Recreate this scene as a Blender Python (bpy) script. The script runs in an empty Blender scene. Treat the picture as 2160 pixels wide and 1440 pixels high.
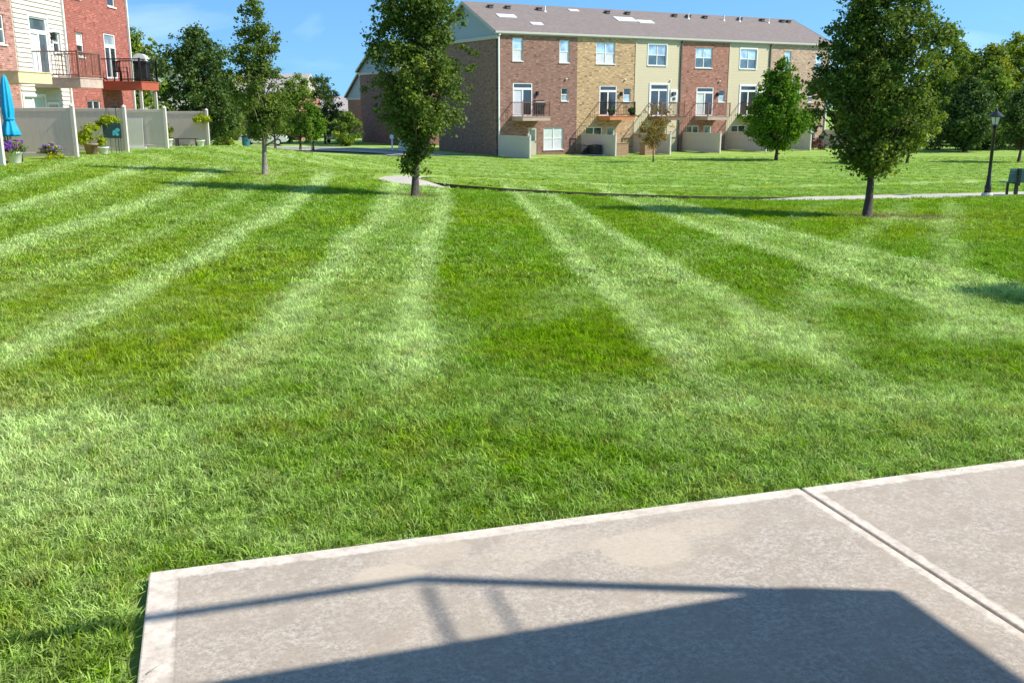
import bpy, math, random
import numpy as np
from math import radians, sin, cos, pi, tan
from mathutils import Vector, Matrix

sc = bpy.context.scene
col = sc.collection

# ------------------------------------------------------------------ camera, sky, sun, exposure
PITCH = math.atan(499 / 2050.0)
cam_d = bpy.data.cameras.new('camera')
cam_d.sensor_width = 36.0
cam_d.lens = 36.0 * 2050.0 / 2160.0
cam_d.clip_start = 0.05
cam_d.clip_end = 3000
cam = bpy.data.objects.new('camera', cam_d)
cam.location = (0, 0, 1.6)
cam.rotation_euler = (pi / 2 - PITCH, 0, 0)
col.objects.link(cam)
sc.camera = cam

SUN_EL = radians(42.0)
SUN_AZ = radians(-4.0)                 # direction towards the sun, from +X, counter-clockwise
to_sun = Vector((cos(SUN_EL) * cos(SUN_AZ), cos(SUN_EL) * sin(SUN_AZ), sin(SUN_EL)))

world = bpy.data.worlds.new('World')
sc.world = world
world.use_nodes = True
wn, wl = world.node_tree.nodes, world.node_tree.links
wn.clear()
wo = wn.new('ShaderNodeOutputWorld')
bg = wn.new('ShaderNodeBackground')
sky = wn.new('ShaderNodeTexSky')
sky.sky_type = 'NISHITA'
sky.sun_disc = False
sky.sun_elevation = SUN_EL
sky.sun_rotation = pi / 2 - SUN_AZ
sky.altitude = 200
sky.air_density = 1.0
sky.dust_density = 0.3
sky.ozone_density = 3.0
tc = wn.new('ShaderNodeTexCoord')
# the same sky everywhere; the clear autumn air keeps it blue right down to the roofs
lift = wn.new('ShaderNodeVectorMath'); lift.operation = 'ADD'
lift.inputs[1].default_value = (0, 0, 0.20)
wl.new(tc.outputs['Generated'], lift.inputs[0])
nrm = wn.new('ShaderNodeVectorMath'); nrm.operation = 'NORMALIZE'
wl.new(lift.outputs[0], nrm.inputs[0])
wl.new(nrm.outputs[0], sky.inputs['Vector'])
hs = wn.new('ShaderNodeHueSaturation')
hs.inputs['Hue'].default_value = 0.491
hs.inputs['Saturation'].default_value = 1.19
hs.inputs['Value'].default_value = 1.12
wl.new(sky.outputs[0], hs.inputs['Color'])
# thin cirrus
cm = wn.new('ShaderNodeMapping'); cm.inputs['Scale'].default_value = (2.2, 2.2, 11.0)
cm.inputs['Location'].default_value = (4.11, 6.33, 2.19)
wl.new(tc.outputs['Generated'], cm.inputs['Vector'])
cn = wn.new('ShaderNodeTexNoise')
cn.inputs['Scale'].default_value = 1.7; cn.inputs['Detail'].default_value = 6
cn.inputs['Roughness'].default_value = 0.55; cn.inputs['Distortion'].default_value = 0.6
wl.new(cm.outputs[0], cn.inputs['Vector'])
cr = wn.new('ShaderNodeMapRange')
cr.inputs['From Min'].default_value = 0.50; cr.inputs['From Max'].default_value = 0.80
cr.inputs['To Max'].default_value = 0.3
wl.new(cn.outputs['Fac'], cr.inputs['Value'])
cmix = wn.new('ShaderNodeMix'); cmix.data_type = 'RGBA'
cmix.inputs[7].default_value = (7.5, 8.6, 9.6, 1)
wl.new(cr.outputs[0], cmix.inputs[0])
wl.new(hs.outputs[0], cmix.inputs[6])
wl.new(cmix.outputs[2], bg.inputs['Color'])
bg.inputs['Strength'].default_value = 0.145
wl.new(bg.outputs[0], wo.inputs['Surface'])

sun_d = bpy.data.lights.new('sun', 'SUN')
sun_d.energy = 5.0
sun_d.angle = radians(0.53)
sun_d.color = (1.0, 0.94, 0.85)
sun = bpy.data.objects.new('sun', sun_d)
sun.rotation_euler = (-to_sun).to_track_quat('-Z', 'Y').to_euler()
sun.location = (30, -5, 40)
col.objects.link(sun)

sc.view_settings.view_transform = 'Standard'
sc.view_settings.look = 'None'
sc.view_settings.exposure = 0.50
sc.view_settings.gamma = 1.0
sc.view_settings.use_curve_mapping = False
sc.cycles.use_denoising = True
sc.cycles.max_bounces = 5
sc.cycles.diffuse_bounces = 3
sc.cycles.glossy_bounces = 2
sc.cycles.transparent_max_bounces = 8

# ------------------------------------------------------------------ terrain function
def pchip(xs, ys):
    xs = np.array(xs, float); ys = np.array(ys, float); h = np.diff(xs); d = np.diff(ys) / h; m = np.zeros(len(xs))
    for i in range(1, len(xs) - 1):
        if d[i-1] * d[i] > 0:
            w1 = 2*h[i] + h[i-1]; w2 = h[i] + 2*h[i-1]; m[i] = (w1 + w2) / (w1/d[i-1] + w2/d[i])
    def f(x):
        x = np.clip(np.asarray(x, float), xs[0], xs[-1] - 1e-6)
        i = np.clip(np.searchsorted(xs, x, side='right') - 1, 0, len(h) - 1)
        t = (x - xs[i]) / h[i]
        return (2*t**3 - 3*t**2 + 1)*ys[i] + (t**3 - 2*t**2 + t)*h[i]*m[i] + (-2*t**3 + 3*t**2)*ys[i+1] + (t**3 - t**2)*h[i]*m[i+1]
    return f
TB = pchip([-50, 0, 4.5, 10, 22, 31, 50, 65, 80, 400], [-.04, -.05, -.065, -.28, -.87, -1.18, -1.75, -2.05, -2.12, -2.3])
TK = pchip([-60, 0, 20, 32, 49, 57, 65, 72, 400], [.85, .85, .87, .88, .78, .45, .12, .04, .02])
def sst(t):
    t = np.clip(t, 0, 1); return t*t*(3 - 2*t)
def gz(x, y):
    x = np.asarray(x, float); y = np.asarray(y, float)
    wb = sst((10 - x) / 26.0); wn_ = sst((-x - 3.0) / 11.5)
    k = sst((y - 32) / 14.0)
    w = wb*(1 - k) + wn_*k
    return TB(y) * (1 - w*TK(y))
PATH = np.array([(40, 41), (28, 36.2), (21, 33.6), (16.7, 32.0), (15.3, 31.4), (12.1, 30.4), (9.7, 29.5), (8.0, 29.0), (4.9, 28.3), (2.2, 27.9), (0.3, 27.9),
                 (-1.1, 28.1), (-2.4, 28.6), (-3.25, 29.3), (-3.65, 30.4), (-3.6, 31.8), (-2.9, 33.0), (-1.2, 33.6), (2, 34.2), (8, 35.6), (16, 39), (26, 45), (40, 56)], float)
def smooth_poly(p, n=3):
    for _ in range(n):
        q = np.empty((2*len(p), 2)); q[0::2] = p; q[1::2] = p
        a = .75*p[:-1] + .25*p[1:]; b = .25*p[:-1] + .75*p[1:]
        q = np.empty((2*(len(p) - 1) + 2, 2)); q[0] = p[0]; q[-1] = p[-1]; q[1:-1:2] = a; q[2:-1:2] = b
        p = q
    return p
PATHS = smooth_poly(PATH, 2)
def path_dist(x, y):
    x = np.asarray(x, float); y = np.asarray(y, float)
    best = np.full(x.shape, 1e9)
    for a, b in zip(PATHS[:-1], PATHS[1:]):
        d = b - a; L2 = d @ d
        t = np.clip(((x - a[0])*d[0] + (y - a[1])*d[1]) / L2, 0, 1)
        best = np.minimum(best, np.hypot(x - a[0] - t*d[0], y - a[1] - t*d[1]))
    return best
PW = 0.72
def path_dip(x, y):
    """how far the path lies below the lawn: cut deeper where the lawn crowns in front of it"""
    x = np.asarray(x, float)
    far = sst((np.asarray(y, float) - 32.0 - .12*x) / 1.0)
    return 0.03 + (0.135 - .03*far) * np.maximum(sst((9.5 - x) / 3.0), far) * sst((x + 3.3) / 1.4)
def gz_dip(x, y):
    z = gz(x, y); d = path_dist(x, y)
    return z - path_dip(x, y) * (1 - sst((d - PW - .02) / .06)) - 0.03*(d < PW - .05)

# ------------------------------------------------------------------ mesh helpers
class MB:
    def __init__(s):
        s.v = []; s.f = []; s.m = []
    def quad(s, *p, mi=0):
        n = len(s.v); s.v += [tuple(q) for q in p]; s.f.append(tuple(range(n, n + len(p)))); s.m.append(mi); return s
    def box(s, x0, x1, y0, y1, z0, z1, mi=0, M=None):
        n = len(s.v)
        c = [(x0,y0,z0),(x1,y0,z0),(x1,y1,z0),(x0,y1,z0),(x0,y0,z1),(x1,y0,z1),(x1,y1,z1),(x0,y1,z1)]
        if M is not None: c = [tuple(M @ Vector(q)) for q in c]
        s.v += c
        for f in ((0,3,2,1),(4,5,6,7),(0,1,5,4),(1,2,6,5),(2,3,7,6),(3,0,4,7)):
            s.f.append(tuple(n + i for i in f)); s.m.append(mi)
        return s
    def tube(s, pts, rad, n=8, cap=True, mi=0):
        pts = [Vector(p) for p in pts]
        if not hasattr(rad, '__len__'): rad = [rad]*len(pts)
        base = len(s.v); up = Vector((0.13, 0.31, 1)).normalized()
        for i, p in enumerate(pts):
            t = (pts[min(i+1, len(pts)-1)] - pts[max(i-1, 0)]).normalized()
            a = t.cross(up)
            if a.length < 1e-3: a = t.cross(Vector((1, 0, 0)))
            a.normalize(); b = t.cross(a)
            for k in range(n):
                q = p + (a*cos(2*pi*k/n) + b*sin(2*pi*k/n))*rad[i]
                s.v.append(tuple(q))
        for i in range(len(pts) - 1):
            for k in range(n):
                a0 = base + i*n + k; a1 = base + i*n + (k+1) % n
                s.f.append((a0, a1, a1 + n, a0 + n)); s.m.append(mi)
        if cap:
            s.f.append(tuple(base + k for k in range(n))); s.m.append(mi)
            s.f.append(tuple(base + (len(pts)-1)*n + k for k in reversed(range(n)))); s.m.append(mi)
        return s
    def lathe(s, prof, n=12, c=(0, 0, 0), mi=0, fold=0, nf=6):
        base = len(s.v)
        for r, z in prof:
            for k in range(n):
                a = 2*pi*k/n
                rr = r*(1 + fold*cos(nf*a))
                s.v.append((c[0] + rr*cos(a), c[1] + rr*sin(a), c[2] + z))
        for i in range(len(prof) - 1):
            for k in range(n):
                a0 = base + i*n + k; a1 = base + i*n + (k+1) % n
                s.f.append((a0, a1, a1 + n, a0 + n)); s.m.append(mi)
        s.f.append(tuple(base + k for k in reversed(range(n)))); s.m.append(mi)
        s.f.append(tuple(base + (len(prof)-1)*n + k for k in range(n))); s.m.append(mi)
        return s
    def mesh(s, name, mats, smooth=False):
        me = bpy.data.meshes.new(name)
        me.from_pydata(s.v, [], s.f)
        if not isinstance(mats, (list, tuple)): mats = [mats]
        for m in mats: me.materials.append(m)
        if len(mats) > 1: me.polygons.foreach_set('material_index', s.m)
        if smooth: me.polygons.foreach_set('use_smooth', [True]*len(s.f))
        me.update()
        return me
    def build(s, name, mats, parent=None, smooth=False, bevel=0):
        me = s.mesh(name, mats, smooth)
        o = link(name, me, parent)
        if bevel:
            b = o.modifiers.new('bevel', 'BEVEL'); b.width = bevel; b.segments = 1; b.limit_method = 'ANGLE'
        return o

def link(name, me, parent=None, loc=None, rot=None):
    o = bpy.data.objects.new(name, me); col.objects.link(o)
    if parent is not None: o.parent = parent
    if loc is not None: o.location = loc
    if rot is not None: o.rotation_euler = rot
    return o
def empty(name, loc, rz=0, label=None, cat=None, group=None):
    o = link(name, None, None, loc, (0, 0, rz)); o.empty_display_size = 0.2
    if label: tag(o, label, cat, group)
    return o
def tag(o, label, cat, group=None, kind=None):
    o['label'] = label; o['category'] = cat
    if group: o['group'] = group
    if kind: o['kind'] = kind
    return o
def np_mesh(name, verts, faces, mats, smooth=False):
    """verts (n,3), faces (m,k) of one size"""
    me = bpy.data.meshes.new(name)
    k = faces.shape[1]
    me.vertices.add(len(verts)); me.vertices.foreach_set('co', verts.astype(np.float32).ravel())
    me.loops.add(faces.size); me.loops.foreach_set('vertex_index', faces.astype(np.int32).ravel())
    me.polygons.add(len(faces))
    me.polygons.foreach_set('loop_start', np.arange(0, faces.size, k, dtype=np.int32))
    me.polygons.foreach_set('loop_total', np.full(len(faces), k, dtype=np.int32))
    if smooth: me.polygons.foreach_set('use_smooth', np.ones(len(faces), dtype=bool))
    for m in mats: me.materials.append(m)
    me.update(calc_edges=True)
    return me

# ------------------------------------------------------------------ materials
def newmat(name):
    m = bpy.data.materials.new(name); m.use_nodes = True
    nt = m.node_tree; b = nt.nodes['Principled BSDF']
    return m, nt, b
def N(nt, kind, **kw):
    n = nt.nodes.new(kind)
    for k, v in kw.items():
        if k.startswith('i_'): n.inputs[k[2:].replace('_', ' ')].default_value = v
        else: setattr(n, k, v)
    return n
def mathn(nt, op, a, b=None, c=None, clamp=False):
    n = nt.nodes.new('ShaderNodeMath'); n.operation = op; n.use_clamp = clamp
    for i, v in enumerate((a, b, c)):
        if v is None: continue
        if isinstance(v, (int, float)): n.inputs[i].default_value = v
        else: nt.links.new(v, n.inputs[i])
    return n.outputs[0]
def mixc(nt, fac, a, b, mode='MIX'):
    n = nt.nodes.new('ShaderNodeMix'); n.data_type = 'RGBA'; n.blend_type = mode
    for i, v in ((0, fac), (6, a), (7, b)):
        if isinstance(v, (int, float)): n.inputs[i].default_value = v
        elif isinstance(v, tuple): n.inputs[i].default_value = (v[0], v[1], v[2], 1)
        else: nt.links.new(v, n.inputs[i])
    return n.outputs[2]
def noise(nt, vec, scale, detail=3, rough=.5, dist=0):
    n = nt.nodes.new('ShaderNodeTexNoise')
    n.inputs['Scale'].default_value = scale; n.inputs['Detail'].default_value = detail
    n.inputs['Roughness'].default_value = rough; n.inputs['Distortion'].default_value = dist
    if vec is not None: nt.links.new(vec, n.inputs['Vector'])
    return n.outputs['Fac']
def maprange(nt, v, a, b, c=0., d=1.):
    n = nt.nodes.new('ShaderNodeMapRange'); n.interpolation_type = 'SMOOTHSTEP'
    nt.links.new(v, n.inputs['Value'])
    for k, x in zip(('From Min', 'From Max', 'To Min', 'To Max'), (a, b, c, d)): n.inputs[k].default_value = x
    return n.outputs[0]
def bump(nt, bsdf, h, strength=.3, dist=.01):
    n = nt.nodes.new('ShaderNodeBump'); n.inputs['Strength'].default_value = strength; n.inputs['Distance'].default_value = dist
    nt.links.new(h, n.inputs['Height']); nt.links.new(n.outputs[0], bsdf.inputs['Normal'])

def plain(name, c, rough=.6, var=.12, scale=6., metallic=0., spec=.4):
    m, nt, b = newmat(name)
    t = N(nt, 'ShaderNodeTexCoord')
    f = noise(nt, t.outputs['Object'], scale, 4, .6)
    k = maprange(nt, f, .25, .75, 1 - var, 1 + var)
    hsv = N(nt, 'ShaderNodeHueSaturation'); hsv.inputs['Color'].default_value = (*c, 1)
    nt.links.new(k, hsv.inputs['Value']); nt.links.new(hsv.outputs[0], b.inputs['Base Color'])
    b.inputs['Roughness'].default_value = rough; b.inputs['Metallic'].default_value = metallic
    b.inputs['Specular IOR Level'].default_value = spec
    return m

def brick(name, c1, c2, mortar, dark=(.06, .04, .04), spots=.12):
    m, nt, b = newmat(name)
    t = N(nt, 'ShaderNodeTexCoord'); s = N(nt, 'ShaderNodeSeparateXYZ'); nt.links.new(t.outputs['Object'], s.inputs[0])
    u = mathn(nt, 'ADD', s.outputs[0], s.outputs[1])
    cmb = N(nt, 'ShaderNodeCombineXYZ'); nt.links.new(u, cmb.inputs[0]); nt.links.new(s.outputs[2], cmb.inputs[1])
    bt = N(nt, 'ShaderNodeTexBrick', offset=.5)
    bt.inputs['Scale'].default_value = 1.0; bt.inputs['Mortar Size'].default_value = .011; bt.inputs['Mortar Smooth'].default_value = .2
    bt.inputs['Brick Width'].default_value = .215; bt.inputs['Row Height'].default_value = .076; bt.inputs['Bias'].default_value = -.1
    bt.inputs['Color1'].default_value = (*c1, 1); bt.inputs['Color2'].default_value = (*c2, 1); bt.inputs['Mortar'].default_value = (*mortar, 1)
    nt.links.new(cmb.outputs[0], bt.inputs['Vector'])
    # darker / paler single bricks
    fl = N(nt, 'ShaderNodeVectorMath', operation='MULTIPLY'); fl.inputs[1].default_value = (1/.215, 1/.076, 1)
    nt.links.new(cmb.outputs[0], fl.inputs[0])
    fx = N(nt, 'ShaderNodeVectorMath', operation='FLOOR'); nt.links.new(fl.outputs[0], fx.inputs[0])
    wnz = N(nt, 'ShaderNodeTexWhiteNoise'); nt.links.new(fx.outputs[0], wnz.inputs['Vector'])
    dk = mathn(nt, 'LESS_THAN', wnz.outputs['Value'], spots)
    c = mixc(nt, mathn(nt, 'MULTIPLY', dk, .75), bt.outputs['Color'], dark)
    lt = mathn(nt, 'GREATER_THAN', wnz.outputs['Value'], .86)
    c = mixc(nt, mathn(nt, 'MULTIPLY', lt, .55), c, tuple(min(.8, x*1.5 + .05) for x in c1))
    big = noise(nt, t.outputs['Object'], .55, 4, .6)
    c = mixc(nt, maprange(nt, big, .35, .7, 0, .22), c, tuple(.55*x + .45*y for x, y in zip(c2, mortar)))
    nt.links.new(c, b.inputs['Base Color']); b.inputs['Roughness'].default_value = .85
    b.inputs['Specular IOR Level'].default_value = .2
    inv = mathn(nt, 'SUBTRACT', 1., bt.outputs['Fac'])
    bump(nt, b, inv, .5, .008)
    return m

def siding(name, c, h=.12):
    m, nt, b = newmat(name)
    t = N(nt, 'ShaderNodeTexCoord'); s = N(nt, 'ShaderNodeSeparateXYZ'); nt.links.new(t.outputs['Object'], s.inputs[0])
    saw = mathn(nt, 'FRACT', mathn(nt, 'DIVIDE', s.outputs[2], h))
    f = noise(nt, t.outputs['Object'], 1.2, 3)
    col_ = mixc(nt, maprange(nt, f, .3, .7, 0, .18), c, tuple(x*.86 for x in c))
    nt.links.new(col_, b.inputs['Base Color']); b.inputs['Roughness'].default_value = .55
    bump(nt, b, mathn(nt, 'SUBTRACT', 1., saw), .7, .02)
    return m

def shingle(name, c1, c2):
    m, nt, b = newmat(name)
    t = N(nt, 'ShaderNodeTexCoord')
    mp = N(nt, 'ShaderNodeMapping'); mp.inputs['Scale'].default_value = (1/.30, 1/.14, 1)
    nt.links.new(t.outputs['Object'], mp.inputs[0])
    fx = N(nt, 'ShaderNodeVectorMath', operation='FLOOR'); nt.links.new(mp.outputs[0], fx.inputs[0])
    w = N(nt, 'ShaderNodeTexWhiteNoise'); nt.links.new(fx.outputs[0], w.inputs['Vector'])
    f = noise(nt, t.outputs['Object'], .35, 5, .65)
    c = mixc(nt, w.outputs['Value'], c1, c2)
    c = mixc(nt, maprange(nt, f, .35, .7, 0, .35), c, tuple(x*.8 for x in c1))
    nt.links.new(c, b.inputs['Base Color']); b.inputs['Roughness'].default_value = .9
    bump(nt, b, w.outputs['Value'], .4, .01)
    return m

def glass(name, c, metal=.0, rough=.06):
    m, nt, b = newmat(name)
    t = N(nt, 'ShaderNodeTexCoord')
    f = noise(nt, t.outputs['Object'], 1.4, 2)
    cc = mixc(nt, maprange(nt, f, .35, .65), tuple(x*.6 for x in c), c)
    nt.links.new(cc, b.inputs['Base Color'])
    b.inputs['Roughness'].default_value = rough; b.inputs['Metallic'].default_value = metal
    b.inputs['Specular IOR Level'].default_value = .9
    bump(nt, b, noise(nt, t.outputs['Object'], 1.1, 1), .15, .02)
    return m

M = {}
M['brick_brown'] = brick('brick_brown', (.285, .14, .10), (.225, .11, .085), (.31, .225, .185), dark=(.14, .075, .06), spots=.10)
M['brick_redbrown'] = brick('brick_redbrown', (.36, .15, .10), (.29, .12, .085), (.37, .25, .20), dark=(.15, .07, .055), spots=.07)
M['brick_tan'] = brick('brick_tan', (.52, .34, .175), (.44, .28, .14), (.46, .35, .24), dark=(.20, .12, .07), spots=.09)
M['brick_pink'] = brick('brick_pink', (.50, .33, .22), (.43, .28, .19), (.48, .40, .32), dark=(.2, .13, .1), spots=.05)
M['brick_red'] = brick('brick_red', (.33, .085, .06), (.27, .07, .05), (.34, .185, .15), dark=(.22, .06, .05), spots=.06)
M['brick_rose'] = brick('brick_rose', (.38, .17, .13), (.30, .13, .10), (.42, .30, .26), dark=(.17, .08, .06), spots=.1)
M['brick_far'] = brick('brick_far', (.27, .12, .10), (.22, .095, .08), (.3, .2, .17), spots=.08)
M['siding_beige'] = siding('siding_beige', (.56, .48, .31))
M['siding_cream'] = plain('siding_cream', (.60, .545, .46), .55, .05, 3)
M['siding_grey'] = siding('siding_grey', (.34, .38, .39))
M['siding_tan'] = siding('siding_tan', (.46, .42, .34))
M['roof'] = shingle('roof_shingle', (.225, .18, .16), (.18, .145, .13))
M['roof_dark'] = shingle('roof_shingle_dark', (.14, .12, .12), (.10, .09, .09))
M['roof_light'] = shingle('roof_shingle_light', (.42, .37, .34), (.36, .32, .30))
M['trim_white'] = plain('trim_white', (.80, .79, .76), .45, .04)
M['trim_tan'] = plain('trim_tan', (.50, .45, .37), .5, .06)
M['trim_dark'] = plain('trim_dark', (.10, .085, .075), .6, .1)
M['gutter'] = plain('gutter_paint', (.52, .50, .44), .4, .05)
M['glass_sky'] = glass('glass_sky', (.72, .78, .78), .6, .12)
M['glass_dark'] = glass('glass_dark', (.045, .055, .06), 0, .05)
M['glass_mid'] = glass('glass_mid', (.16, .22, .24), .35, .07)
M['blind'] = plain('white_blind', (.62, .63, .66), .5, .08, 3)
M['curtain'] = plain('pale_curtain', (.55, .62, .58), .7, .12, 3)
M['vinyl'] = plain('vinyl_fence', (.62, .53, .49), .45, .05, 2)
M['vinyl_white'] = plain('vinyl_white', (.62, .58, .53), .4, .05, 2)
M['black_metal'] = plain('black_metal', (.018, .018, .02), .35, .1, 20, .2, .5)
M['black_plastic'] = plain('black_plastic', (.02, .02, .022), .45, .15, 10)
M['deck_cream'] = plain('deck_cream', (.62, .52, .30), .7, .1, 4)
M['deck_pink'] = plain('deck_weathered', (.46, .35, .29), .75, .14, 5)
M['deck_brown'] = plain('deck_brown', (.20, .12, .085), .75, .16, 5)
M['deck_red'] = plain('deck_red_stain', (.38, .085, .045), .6, .12, 5)
M['deck_orange'] = plain('deck_orange_stain', (.55, .22, .09), .6, .12, 5)
M['rail_brown'] = plain('rail_brown', (.24, .115, .085), .5, .12, 8)
M['wood_tan'] = plain('wood_tan', (.36, .22, .13), .7, .16, 6)
M['terracotta'] = plain('terracotta', (.50, .21, .11), .8, .12, 6)
M['white_glaze'] = plain('white_glaze', (.76, .75, .70), .35, .06, 5)
M['turquoise'] = plain('turquoise_cloth', (.005, .36, .62), .65, .10, 4)
M['aqua_paint'] = plain('aqua_paint', (.10, .55, .60), .5, .08, 8)
M['teal_board'] = plain('teal_board', (.035, .075, .075), .6, .15, 8)
M['bench_green'] = plain('bench_green', (.06, .135, .13), .4, .1, 10)
M['grill_cover'] = plain('grill_steel', (.72, .70, .66), .4, .06, 4)
M['bin_teal'] = plain('bin_teal', (.03, .16, .20), .5, .1, 8)
M['lamp_glass'] = glass('lamp_glass', (.75, .76, .74), 0, .25)
M['car_white'] = plain('car_white_paint', (.78, .78, .77), .25, .03, 2, 0, .6)
M['car_dark'] = plain('car_dark_paint', (.035, .04, .05), .25, .05, 2, 0, .6)
M['rubber'] = plain('rubber', (.025, .025, .025), .8, .1, 10)
M['concrete_foot'] = plain('concrete_footing', (.50, .49, .46), .85, .12, 9)
M['asphalt'] = plain('asphalt', (.30, .30, .30), .9, .15, 1.2)
M['white_roof_panel'] = plain('white_panel', (.82, .82, .82), .2, .03, 3, 0, .8)
M['bark'] = plain('bark', (.075, .06, .05), .9, .35, 14)
M['bark_grey'] = plain('bark_grey', (.22, .19, .16), .9, .35, 14)

def leafmat(name, c, sat=.1, tr=.35):
    m, nt, b = newmat(name)
    a = N(nt, 'ShaderNodeAttribute', attribute_name='tint')
    c2 = (c[0]*1.9 + .015, c[1]*1.55 + .015, c[2]*1.15)
    c0 = (c[0]*.62, c[1]*.66, c[2]*.72)
    cc = mixc(nt, maprange(nt, a.outputs['Fac'], 0, .5), c0, c)
    cc = mixc(nt, maprange(nt, a.outputs['Fac'], .5, 1), cc, c2)
    nt.links.new(cc, b.inputs['Base Color'])
    b.inputs['Roughness'].default_value = .6; b.inputs['Specular IOR Level'].default_value = .12
    t = N(nt, 'ShaderNodeBsdfTranslucent')
    tcx = mixc(nt, 1., cc, (1.25, 1.25, .55), 'MULTIPLY')
    nt.links.new(tcx, t.inputs['Color'])
    mx = N(nt, 'ShaderNodeMixShader'); mx.inputs[0].default_value = tr
    nt.links.new(b.outputs[0], mx.inputs[1]); nt.links.new(t.outputs[0], mx.inputs[2])
    nt.links.new(mx.outputs[0], nt.nodes['Material Output'].inputs['Surface'])
    return m
M['leaf_pear'] = leafmat('leaf_pear', (.125, .188, .034), tr=.30)
M['leaf_maple'] = leafmat('leaf_maple', (.13, .25, .022))
M['leaf_dark'] = leafmat('leaf_dark', (.095, .155, .042), tr=.25)
M['leaf_mid'] = leafmat('leaf_mid', (.175, .265, .042))
M['leaf_olive'] = leafmat('leaf_olive', (.205, .265, .036))
M['leaf_yellow'] = leafmat('leaf_yellow', (.25, .32, .03))
M['leaf_rust'] = leafmat('leaf_rust', (.27, .18, .05))
M['leaf_lime'] = leafmat('leaf_lime', (.28, .36, .02), tr=.4)
M['leaf_plum'] = leafmat('leaf_plum', (.09, .035, .04))
M['petal'] = leafmat('petal_violet', (.30, .12, .62), tr=.3)
M['petal_lilac'] = leafmat('petal_lilac', (.33, .22, .50), tr=.3)

# turf colour: blade sheen painted as mowing bands and mower tracks; worn, dry patches
BANDS = [(-13, .2), (-9.9, .25), (-9.5, .8), (-9.1, .2), (-8.5, .15), (-8.15, .85), (-7.7, .2), (-7.05, .12), (-6.7, .95), (-6.3, .3), (-5.55, .12), (-5.15, .9), (-4.75, .2), (-4.2, .2), (-3.95, .5), (-3.6, .15),
         (-3.25, .2), (-2.88, 1.), (-2.6, .12), (-1.75, .08), (-1.4, 1.), (-1.05, .4), (-.6, .4), (-.3, 1.), (-.02, .02), (1.3, .04), (1.57, 1.05), (1.85, .4), (2.3, .4), (2.6, 1.), (2.85, .02), (4.15, .02),
         (4.5, 1.), (4.85, .45), (5.5, .5), (5.8, .9), (6.1, 0.), (9., 0.)]
PATCHES = [(2.15, 7.15, .42, .55, .85), (3.55, 7.3, .5, .4, .6), (1.2, 6.7, .3, .6, .55), (-.62, 6.7, .3, .9, .6), (-2.5, 4.7, .8, .55, .6), (-2.2, 3.9, .7, .4, .4), (.2, 6.9, .3, .6, -.4), (.75, 6.5, .45, .5, -.35), (-1.9, 5.4, .5, .35, -.35),
           (3.1, 9.0, .35, .6, .4), (1.0, 5.2, .6, .35, .3), (2.4, 5.3, .7, .3, .3), (.3, 4.4, .5, .2, -.3), (-.6, 4.6, .6, .25, -.25), (8.6, 21., .9, 2.5, .4), (1.7, 6.0, .5, .25, -.3)]
C_DARK, C_DARK2, C_LIGHT, C_DRY = (.165, .318, .002), (.220, .338, .002), (.51, .64, .27), (.38, .38, .05)
CROSS = [(0., .26, .55), (-1.35, .26, .5), (-3.4, .3, .32)]
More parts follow.
